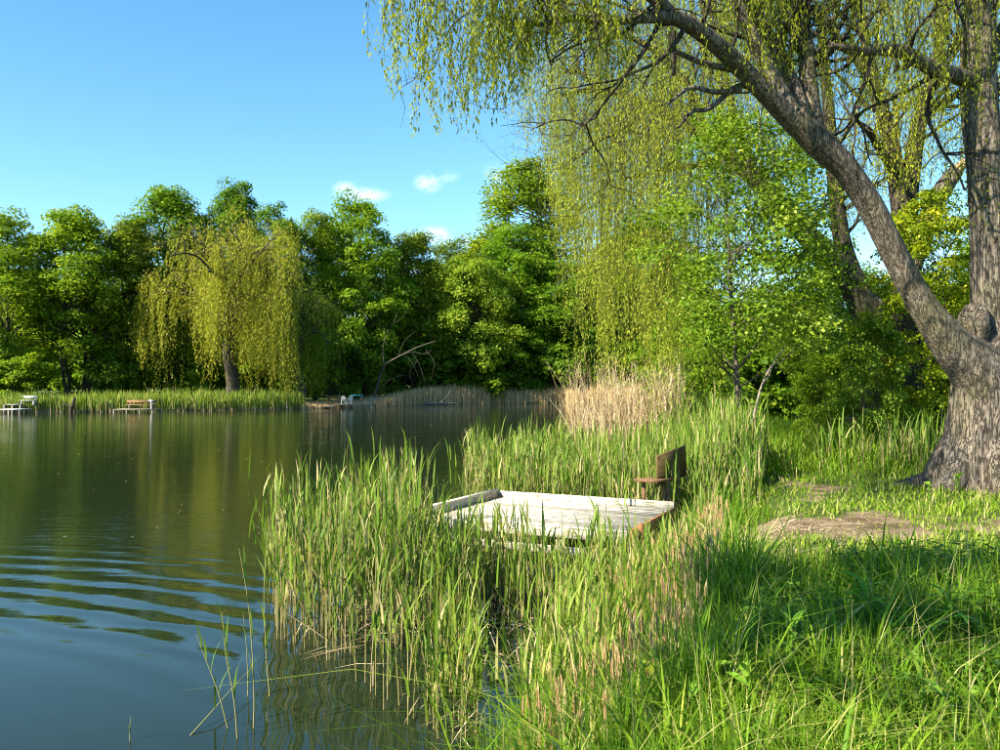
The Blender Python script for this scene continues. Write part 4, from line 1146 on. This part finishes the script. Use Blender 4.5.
def reed_patch(name, label, poly, n, h0, seed, stem_mat='reed_stem', leaf_m='reed', nleaf=6, w=.02, leaf=.38, tint=0, lo=.3, clump=.8, off_deck=True, dry=.12, var=.3, hmap=None, bent=.05):
    rng = np.random.default_rng(seed)
    p = scatter(poly, n, rng, clump, seed)
    if off_deck:
        u = (p - FL) @ ex; v = (p - FL) @ ey
        p = p[~((u > -.08) & (u < LX + .1) & (v > -.1) & (v < LY + .1))]
    z = np.maximum(gz(p[:, 0], p[:, 1]), -.35)
    patch = vnoise(np.stack([p[:, 0] * .9, p[:, 1] * .9, 0 * p[:, 0]], -1), seed + 2)
    h = h0 * (1 + .14 * patch) * np.clip(rng.normal(1, var * .6, len(p)), .45, 1.3) + np.maximum(0, -z)
    if hmap is not None: h = h * hmap(p[:, 0], p[:, 1])
    base = np.stack([p[:, 0], p[:, 1], z], -1)
    St, Lv = MB(), MB()
    az = rng.uniform(0, 6.28, len(p)); ln = np.abs(rng.normal(0, .09, len(p))); ln = np.where(rng.uniform(size=len(p)) < bent, rng.uniform(.3, .9, len(p)), ln)
    t = np.clip(rng.normal(.55, .25, len(p)), 0, 1)
    blades(St, base, h * .95, .011, ln, az, az, t, 3, start=1, taper=3)
    blades(St, base, h * .95, .011, ln, az, az + 1.57, t, 3, start=1, taper=3)
    # leaves sit on the leaning stems
    N_ = len(p); L = np.stack([np.cos(az), np.sin(az), np.zeros(N_)], -1)
    for k in range(nleaf):
        u = lo + (1 - lo) * (k + rng.uniform(0, 1, N_)) / nleaf
        pos = base + np.array([0, 0, 1.0]) * (h * u * .86)[:, None] + L * (h * .95 * ln * u ** 1.8)[:, None]
        la = rng.uniform(0, 2 * np.pi, N_); lh = leaf * rng.uniform(.65, 1.4, N_)
        tt = np.clip(rng.normal(.45 + tint, .17, N_), 0, .88); tt = np.where(rng.uniform(size=N_) < dry, rng.uniform(.9, 1, N_), tt)
        blades(Lv, pos, lh, w * rng.uniform(.65, 1.35, N_), rng.uniform(.05, .6, N_) ** 1.2, la, la + 1.57 + rng.normal(size=N_) * .45, tt, 3)
    o = tag(Lv.build(name, M[leaf_m]), label, 'reeds', kind='stuff')
    St.build('stems', M[stem_mat], o)
    return o

reed_patch('near_reeds', 'clump of green reeds standing in the water left of the platform', [(-2.45, 9.2), (-3.0, 10.9), (-2.5, 12.4), (-1.5, 12.6), (-1.2, 12.2), (-.75, 11.6), (-.3, 10), (-.22, 8.2), (-.16, 6.6), (-.4, 6.4), (-1.0, 7.3), (-1.6, 8.4)], 640, 1.62, 71, clump=.9, lo=.34, nleaf=5, w=.022, hmap=lambda x, y: 1 - .38 * smooth(-1.2, -.5, x), bent=.08)
reed_patch('fringe_reeds', 'reeds along the bank edge in front of the platform', [(.12, 6.0), (.5, 9.0), (.7, 11.0), (1.7, 10.9), (2.9, 12.2), (3.2, 13.2), (2.9, 11.2), (2.0, 9.4), (1.3, 7.4), (.8, 5.6), (.3, 4.6)], 470, .84, 72, clump=.9, lo=.2, w=.018, leaf=.34, tint=.08, dry=.2)
reed_patch('front_reeds', 'thin row of taller reeds right in front of the platform', [(-1.3, 12.3), (.2, 11.5), (1.6, 10.7), (1.5, 9.8), (.3, 9.2), (-1.2, 10.6)], 230, 1.1, 76, clump=.8, lo=.25, nleaf=5, w=.022)
reed_patch('back_reeds', 'dense green reed bed behind the platform', [(-.9, 20.6), (-.75, 18.6), (-.1, 16.4), (.2, 15.5), (2.2, 14.2), (2.9, 13.4), (4.6, 15.2), (5.2, 18.4), (4.6, 21.5), (1.5, 22.4)], 2700, 1.55, 73, clump=.5, lo=.2, w=.026, leaf=.42, nleaf=5)
reed_patch('bank_reeds', 'greyish green reeds on the bank around the young tree', [(3.2, 14.0), (3.6, 12.9), (4.1, 13.4), (4.8, 15.6), (5.5, 17.4), (5.7, 21), (4.6, 21), (4.4, 16)], 560, .95, 74, clump=.7, lo=.1, w=.026, leaf=.45, nleaf=5, tint=-.08)
reed_patch('shade_reeds', 'upright green flag leaves in the shade beside the big trunk', [(6.6, 16.2), (8.0, 16.0), (9.6, 17.5), (9.4, 19), (6.6, 19)], 110, .8, 75, lo=.0, w=.03, leaf=.55, nleaf=4, tint=-.12, off_deck=False)

rng = np.random.default_rng(79)
p = scatter([(-2.4, 9.2), (-2.6, 11.6), (-1.2, 11.8), (.4, 10), (.2, 6.4), (-.4, 6.6), (-1.3, 8)], 260, rng, .9, 12)
mb = MB(); th = rng.uniform(0, 6.28, 260); L_ = rng.uniform(.15, .8, 260)
d = np.stack([np.cos(th), np.sin(th), rng.uniform(0, .9, 260) ** 2], -1)
leaves(mb, np.stack([p[:, 0], p[:, 1], .015 + .5 * L_ * norm(d)[:, 2]], -1), d, np.array([0, 0, 1.]) + rng.normal(size=(260, 3)) * .3, L_, .014, np.clip(rng.normal(.5, .25, 260), 0, 1))
tag(mb.build('reed_litter', M['dry_reed']), 'broken dead stems lying between the reeds in the water', 'reeds', kind='stuff')

rng = np.random.default_rng(81)
p = scatter([(2.0, 21.6), (1.95, 24.2), (5.0, 25.4), (5.0, 22.6), (4.2, 20.8)], 640, rng, .95, 4)
z = np.maximum(gz(p[:, 0], p[:, 1]), -.2); base = np.stack([p[:, 0], p[:, 1], z], -1)
px_ = 500 + p[:, 0] / p[:, 1] * F
h = np.interp(px_, [565, 585, 640, 700, 760], [3.2, 3.3, 2.9, 2.2, 1.7]) * np.clip(rng.normal(.95, .2, len(p)), .4, 1.22)
az = rng.normal(2.6, 1.2, len(p))
mb = MB(); t = np.clip(rng.normal(.55, .25, len(p)), 0, 1)
ln = np.abs(rng.normal(.08, .14, len(p)))
for f in (0, 1.57): blades(mb, base, h, .016, ln, az, az + f, t, 4, start=1, taper=3)
k = rng.uniform(size=len(p)) < .5
for _ in range(3):
    la = rng.uniform(0, 6.28, k.sum())
    blades(mb, base[k] + np.array([0, 0, 1.]) * (h[k] * rng.uniform(.35, .9, k.sum()))[:, None], .4, .022, rng.uniform(.2, 1.2, k.sum()), la, la + 1.57, t[k], 3)
tag(mb.build('dry_reeds', M['dry_reed']), 'tall pale dry reeds below the hanging willow curtain', 'reeds', kind='stuff')

def single_reed(label, pts, r, seed, leafn=4, mat='reed_stem', lm='reed', leaf=.32, name='reed', w=.018):
    """one stalk: rows (px, py, Y) from the foot to the tip"""
    a = np.array([P(*q) for q in pts]); b0 = a[0].copy()
    t = thing(name, label, 'reed', b0, 'single stalks standing apart from the reed beds')
    s = spline(a, 5)
    m = MB(); tube(m, s, np.linspace(r, r * .35, len(s)), 5, t=.35); m.build('stem', M[mat], t, True, b0)
    rng = np.random.default_rng(seed)
    for k in range(leafn):
        i = int(len(s) * (.35 + .6 * k / max(1, leafn))); az = np.array([rng.uniform(0, 6.28)])
        m = MB(); blades(m, s[i:i + 1], np.array([leaf * rng.uniform(.7, 1.2)]), np.array([w]), np.array([rng.uniform(.1, .5)]), az, az + 1.57, np.array([rng.uniform(.2, .7)]), 4)
        m.build('leaf', M[lm], t, origin=b0)
    return t
single_reed('tallest lone green reed in the water left of the reed clump', [(253, 742, 6.9), (254, 690, 6.9), (249, 610, 6.9), (239, 548, 6.9)], .007, 1)
single_reed('lone reed second from the left in the open water', [(238, 748, 6.7), (234, 700, 6.7), (226, 655, 6.7), (222, 612, 6.7)], .007, 2)
single_reed('leftmost lone reed leaning left in the open water', [(230, 738, 6.9), (219, 695, 6.9), (206, 660, 6.9), (196, 634, 6.9)], .006, 3)
single_reed('short dry stalk right beside the tallest lone reed', [(247, 706, 7.6), (248, 680, 7.6), (246, 640, 7.6), (243, 612, 7.6)], .006, 4, 2)
single_reed('broken stalk lying slantwise on the water among the lone reeds', [(190, 736, 6.75), (215, 708, 7.1), (235, 685, 7.5), (252, 668, 7.9)], .006, 5, 2)
single_reed('tiny reed tip poking out of the water left of the lone reeds', [(130, 742, 6.65), (130, 728, 6.65), (131, 716, 6.65)], .005, 6, 1, leaf=.1)
single_reed('pale dry reed stalk leaning far left over the open water', [(573, 442, 22.6), (572, 415, 22.6), (562, 385, 22.6), (546, 361, 22.6)], .012, 7, 1, 'dry_reed', 'dry_reed')
single_reed('tall dry reed bent at its top above the other dry reeds', [(590, 440, 22.8), (586, 405, 22.8), (579, 375, 22.8), (570, 372, 22.8)], .012, 8, 2, 'dry_reed', 'dry_reed')
single_reed('lone green reed right of the tallest lone reed at the clump edge', [(270, 700, 7.6), (266, 650, 7.6), (264, 590, 7.6), (268, 528, 7.6)], .007, 9, 5)

# ------------------------------------------------------------------ grass, herbs, litter on the near bank
rng = np.random.default_rng(91)
N0 = 130000
Yv = 3.0 * (34 / 3.0) ** (rng.uniform(0, 1, N0) ** .92)
an = rng.uniform(-.35, 1.25, N0)
x = Yv * an; y = Yv
sd = pond_sd(x, y)
bz = bare(x, y)
keep = (sd > .05) & (rng.uniform(size=N0) > bz * (.98 + .5 * vnoise(np.stack([x * 2.2, y * 2.2, 0 * x], -1), 55))) & ~((np.hypot(x - wa[0], y - wa[1]) < .95))
x, y, sd, bz = x[keep], y[keep], sd[keep], bz[keep]
n3 = np.stack([x * .7, y * .7, 0 * x], -1)
pt = vnoise(n3, 12); pt2 = vnoise(n3 * 3.1, 13)
short = smooth(6.9, 8.0, y) * smooth(17, 15, y) * smooth(2.0, 2.8, x - .28 * (y - 8))
h = np.where(sd < 1.6, .62, .40) * (1 + .35 * pt + .2 * pt2)
h = h * (1 - short) + short * (.13 + .05 * pt)
h = h * np.clip(rng.normal(1, .28, len(x)), .35, 1.8) * np.clip(1 - bz, .35, 1) * np.clip(.75 + y / 40, .75, 1.3)
h = np.where(y < 4.2, np.minimum(h, .42), h)
tt = np.clip(rng.normal(.42, .17, len(x)) + .12 * pt + .17 * short - .08 * (sd < 1.6), 0, .93)
tt = np.where(rng.uniform(size=len(x)) < .06 + .1 * short, rng.uniform(.92, 1, len(x)), tt)
base = np.stack([x, y, gz(x, y) - .02], -1)
az = rng.uniform(0, 6.28, len(x))
mb = MB()
blades(mb, base, h, (.006 + .0007 * y) * rng.uniform(.7, 1.5, len(x)), rng.uniform(.05, .95, len(x)), az, az + 1.57 + rng.normal(size=len(x)) * .5, tt, 3)
k = rng.choice(np.nonzero((y < 9) & (short < .4))[0], 2600, replace=False)
blades(mb, base[k], h[k] * rng.uniform(1.1, 1.7, len(k)), rng.uniform(.010, .020, len(k)), rng.uniform(.2, 1.5, len(k)), az[k] + 2, az[k] + .4, np.clip(rng.normal(.5, .22, len(k)), 0, 1), 4)
k = rng.choice(len(x), 1500, replace=False)
blades(mb, base[k], np.minimum(h[k] * 1.9 + .1, .8), .005, rng.uniform(.1, 1.3, len(k)), az[k] + 1, az[k], rng.uniform(.9, 1, len(k)), 4)
tag(mb.build('grass', M['grass']), 'sunlit green grass covering the near bank', 'grass', kind='stuff')

# sedge tussocks with tan flower spikes on the bank edge
p = scatter([(.1, 4.6), (.35, 6.2), (.9, 8.4), (1.6, 10.3), (2.7, 12.4), (3.2, 12.4), (2.75, 10.4), (2.2, 8.4), (1.7, 6.6), (1.0, 5.0), (.55, 4.2)], 9000, rng, .8, 9)
base = np.stack([p[:, 0], p[:, 1], gz(p[:, 0], p[:, 1]) - .03], -1)
az = rng.uniform(0, 6.28, len(p)); hh = rng.uniform(.35, .78, len(p))
mb = MB(); blades(mb, base, hh, .010 * rng.uniform(.7, 1.4, len(p)), rng.uniform(.05, .8, len(p)), az, az + 1.57, np.where(rng.uniform(size=len(p)) < .16, rng.uniform(.9, 1, len(p)), np.clip(rng.normal(.38, .17, len(p)), 0, .88)), 4)
tag(mb.build('sedge', M['reed']), 'tall arching sedge on the bank edge', 'sedge', kind='stuff')
k = rng.choice(len(p), 900, replace=False)
ms, mh = MB(), MB()
bs = base[k]; hs_ = rng.uniform(.5, .85, 900); ln = np.abs(rng.normal(.05, .08, 900)); az = rng.uniform(0, 6.28, 900)
blades(ms, bs, hs_, .005, ln, az, az, np.full(900, .6), 3, start=1, taper=4)
tops = bs + np.array([0, 0, 1.]) * (hs_ * (1 - .35 * ln))[:, None] + np.stack([np.cos(az), np.sin(az), 0 * az], -1) * (hs_ * ln)[:, None]
for f in (0, 1.05, 2.1): blades(mh, tops - [0, 0, .05], rng.uniform(.07, .13, 900), .016, ln, az, az + f, np.clip(rng.normal(.5, .25, 900), 0, 1), 3, start=.6, taper=1.5)
o = tag(mh.build('sedge_spikes', M['seed']), 'tan flower spikes standing above the sedge', 'sedge', kind='stuff')
ms.build('stalks', M['reed_stem'], o)

# leafy herbs (nettles) in the lush strip
p = scatter([(1.6, 5.6), (2.0, 7.2), (3.4, 7.5), (6.4, 7.5), (6.0, 5.8), (4.2, 5.2), (2.6, 4.9)], 1500, rng, .85, 15)
p = np.concatenate([p, scatter([(.8, 4.2), (1.3, 5.4), (3.0, 5.6), (5.4, 5.8), (4.6, 4.0), (2.4, 3.7)], 750, rng, .95, 16)])
mb = MB()
bz_ = gz(p[:, 0], p[:, 1]); hh = rng.uniform(.18, .42, len(p)) * np.where(p[:, 1] < 5.2, .8, 1)
for i in range(len(p)):
    k = int(rng.integers(8, 15)); u = np.linspace(.2, 1, k)
    az = np.arange(k) * 2.2 + rng.uniform(0, 6)
    lx, ly = rng.normal(size=2) * .12
    c = np.stack([p[i, 0] + lx * u ** 2, p[i, 1] + ly * u ** 2, bz_[i] + hh[i] * u], -1)
    L = .11 * rng.uniform(.6, 1.2, k) * (1.15 - .5 * u)
    d = np.stack([np.cos(az), np.sin(az), rng.uniform(-.4, .35, k)], -1)
    leaves(mb, c + norm(d) * (L * .5)[:, None], d, np.array([0, 0, 1.0]) + rng.normal(size=(k, 3)) * .25, L, L * .42, np.clip(rng.normal(.4, .2, k), 0, 1))
tag(mb.build('nettles', M['leaf_weed']), 'dark green leafy nettles in the lush strip of the near bank', 'nettles', kind='stuff')

# straw and twigs on the trodden patch
p = np.stack([rng.normal(3.0, .8, 1100), rng.normal(10.5, .7, 1100)], -1)
p = p[(pond_sd(p[:, 0], p[:, 1]) > .4)]
c = np.stack([p[:, 0], p[:, 1], gz(p[:, 0], p[:, 1]) + .012], -1)
d = rng.normal(size=(len(p), 3)) * [1, 1, .08]
mb = MB(); leaves(mb, c, d, np.array([0, 0, 1.]) + rng.normal(size=(len(p), 3)) * .15, rng.uniform(.08, .5, len(p)), .012, np.clip(rng.normal(.5, .25, len(p)), 0, 1))
tag(mb.build('straw_litter', M['dry_reed']), 'dry straw and reed bits strewn on the trodden patch', 'straw', kind='stuff')

# specks floating on the pond
k = 240
fx, fy = rng.uniform(-26, 6, k), 14 + 60 * rng.uniform(0, 1, k) ** 1.4
kk = pond_sd(fx, fy) < -1
c = np.stack([fx[kk], fy[kk], np.full(kk.sum(), .008)], -1)
mb = MB(); leaves(mb, c, rng.normal(size=(len(c), 3)) * [1, 1, 0], np.array([[0, 0, 1.]] * len(c)), rng.uniform(.04, .13, len(c)), .035, np.clip(rng.normal(.5, .25, len(c)), 0, 1))
tag(mb.build('floating_flecks', M['dry_reed']), 'pale flecks of plant matter floating on the pond', 'flotsam', kind='stuff')

# broad-leaved weeds in the foreground, every leaf a part
def leaf_mesh(name, L, W_, mat, curl=.18, n=6):
    m = MB(); v = []; q = []
    for i in range(n + 1):
        u = i / n; w = W_ * .5 * (math.sin(math.pi * min(1, u * .93 + .05)) ** .75) * (1.15 - .35 * u); z = curl * L * (u - 1.5 * u * u)
        v += [(-w, u * L, z + w * .35), (0, u * L, z), (w, u * L, z + w * .35)]
    for i in range(n):
        for j in (0, 1): q.append([3 * i + j, 3 * i + j + 1, 3 * i + 4 + j, 3 * i + 3 + j])
    m.add(v, q, .55)
    return m.mesh(name, mat, True)
M['weed_light'] = leaf_mat('weed_light', [(0, (.14, .26, .03)), (1, (.17, .30, .035))], transl=.35, obj_tint=True)
LM = [leaf_mesh('leaf', .20, .085, M['weed_light']), leaf_mesh('leaf', .15, .11, M['weed_light'], .1), leaf_mesh('leaf', .26, .05, M['weed_light'], .3)]
def weed(label, px, py, kind, n, s, seed, tilt=(.5, 1.1), lift=.1, color=(1, 1, 1)):
    Yg = 5.0
    for _ in range(12):
        xg = (px - 500) / F * Yg; Yg = .5 * Yg + .5 * (CH - g1(xg, Yg) - lift) * F / (py - HY)
    xg = (px - 500) / F * Yg
    b0 = (xg, Yg, g1(xg, Yg))
    t = thing('leafy_weed', label, 'weed', b0, 'broad-leaved weeds in the foreground grass')
    r = random.Random(seed)
    m = MB(); tube(m, np.array([(0, 0, -.02), (.01, 0, lift + .1), (0, .02, lift + .24 * s)]), np.array([.007, .006, .004]), 5, t=.5)
    m.build('stem', M['leaf_weed'], t)
    for k in range(n):
        o = bpy.data.objects.new('leaf', LM[kind]); COL.objects.link(o); o.parent = t
        u = k / max(1, n - 1)
        o.location = (0, .01, lift + .16 * s * u)
        o.rotation_euler = (r.uniform(*tilt) - .5 * (1 - u) - .25, r.uniform(-.3, .3), k * 2.4 + r.uniform(-.4, .4))
        q = s * r.uniform(.45, .75); o.scale = (q, q, q)
        o.color = (color[0] * r.uniform(.85, 1.1), color[1] * r.uniform(.85, 1.1), color[2], 1)
    return t
weed('weed with one round yellow-green leaf low in the foreground', 655, 700, 1, 5, 1.1, 1, lift=.32, color=(1.5, 1.15, .8))
weed('pale green rosette of broad leaves right of the yellow round leaf', 712, 698, 0, 9, 1.1, 2, lift=.22, color=(1.1, 1.1, 1))
weed('small broad-leaved weed below the pale rosette', 690, 722, 0, 7, .9, 3, lift=.2)
weed('broad-leaved weed right of the pale rosette by the bright grass', 748, 700, 0, 8, .95, 4, lift=.24, color=(1, 1.05, .9))
weed('weed with lance leaves at the left side of the dark nettle strip', 790, 650, 2, 9, 1.0, 5, lift=.3, color=(.8, .95, .8))
weed('weed with lance leaves in the middle of the dark nettle strip', 868, 612, 2, 10, 1.1, 6, lift=.34, color=(.75, .95, .8))
weed('weed with lance leaves at the right side of the dark nettle strip', 950, 625, 2, 10, 1.1, 7, lift=.34, color=(.8, 1, .8))
weed('light weed with one long shiny leaf low at the right', 920, 705, 2, 7, 1.1, 8, lift=.25, color=(1.2, 1.1, 1))
weed('low light green weed near the foot of the big trunk', 930, 498, 1, 9, 1.2, 9, lift=.12, color=(1.2, 1.1, .8))
weed('light green weed at the left edge of the trunk foot', 958, 488, 1, 8, 1.2, 10, lift=.15, color=(1.1, 1.1, .8))

# the tree leaning out over the water behind the viewer; its shade lies on the nettles
sx_, sy_ = -4.1, -1.0
sp_ = np.array([(0, 0, -.2), (-.2, .3, 2.2), (-.6, 1.0, 4.6), (-1.1, 1.8, 7.2), (-1.25, 2.1, 9.0)])
sm = broadleaf(95, 9.4, 1.7, .70, 26, 105, leaf=.16, crad=.3, flat=.7, trunk_r=.16, path=sp_, leafm='leaf_young')
sm[1].transform(__import__('mathutils').Matrix.Translation((-1.2, 2.0, 0)))
tree('leaning_alder', 'leaning tree beside the viewpoint that shades the nettles', 'tree', sm, (sx_, sy_, g1(sx_, sy_)), (1, 1, 1))
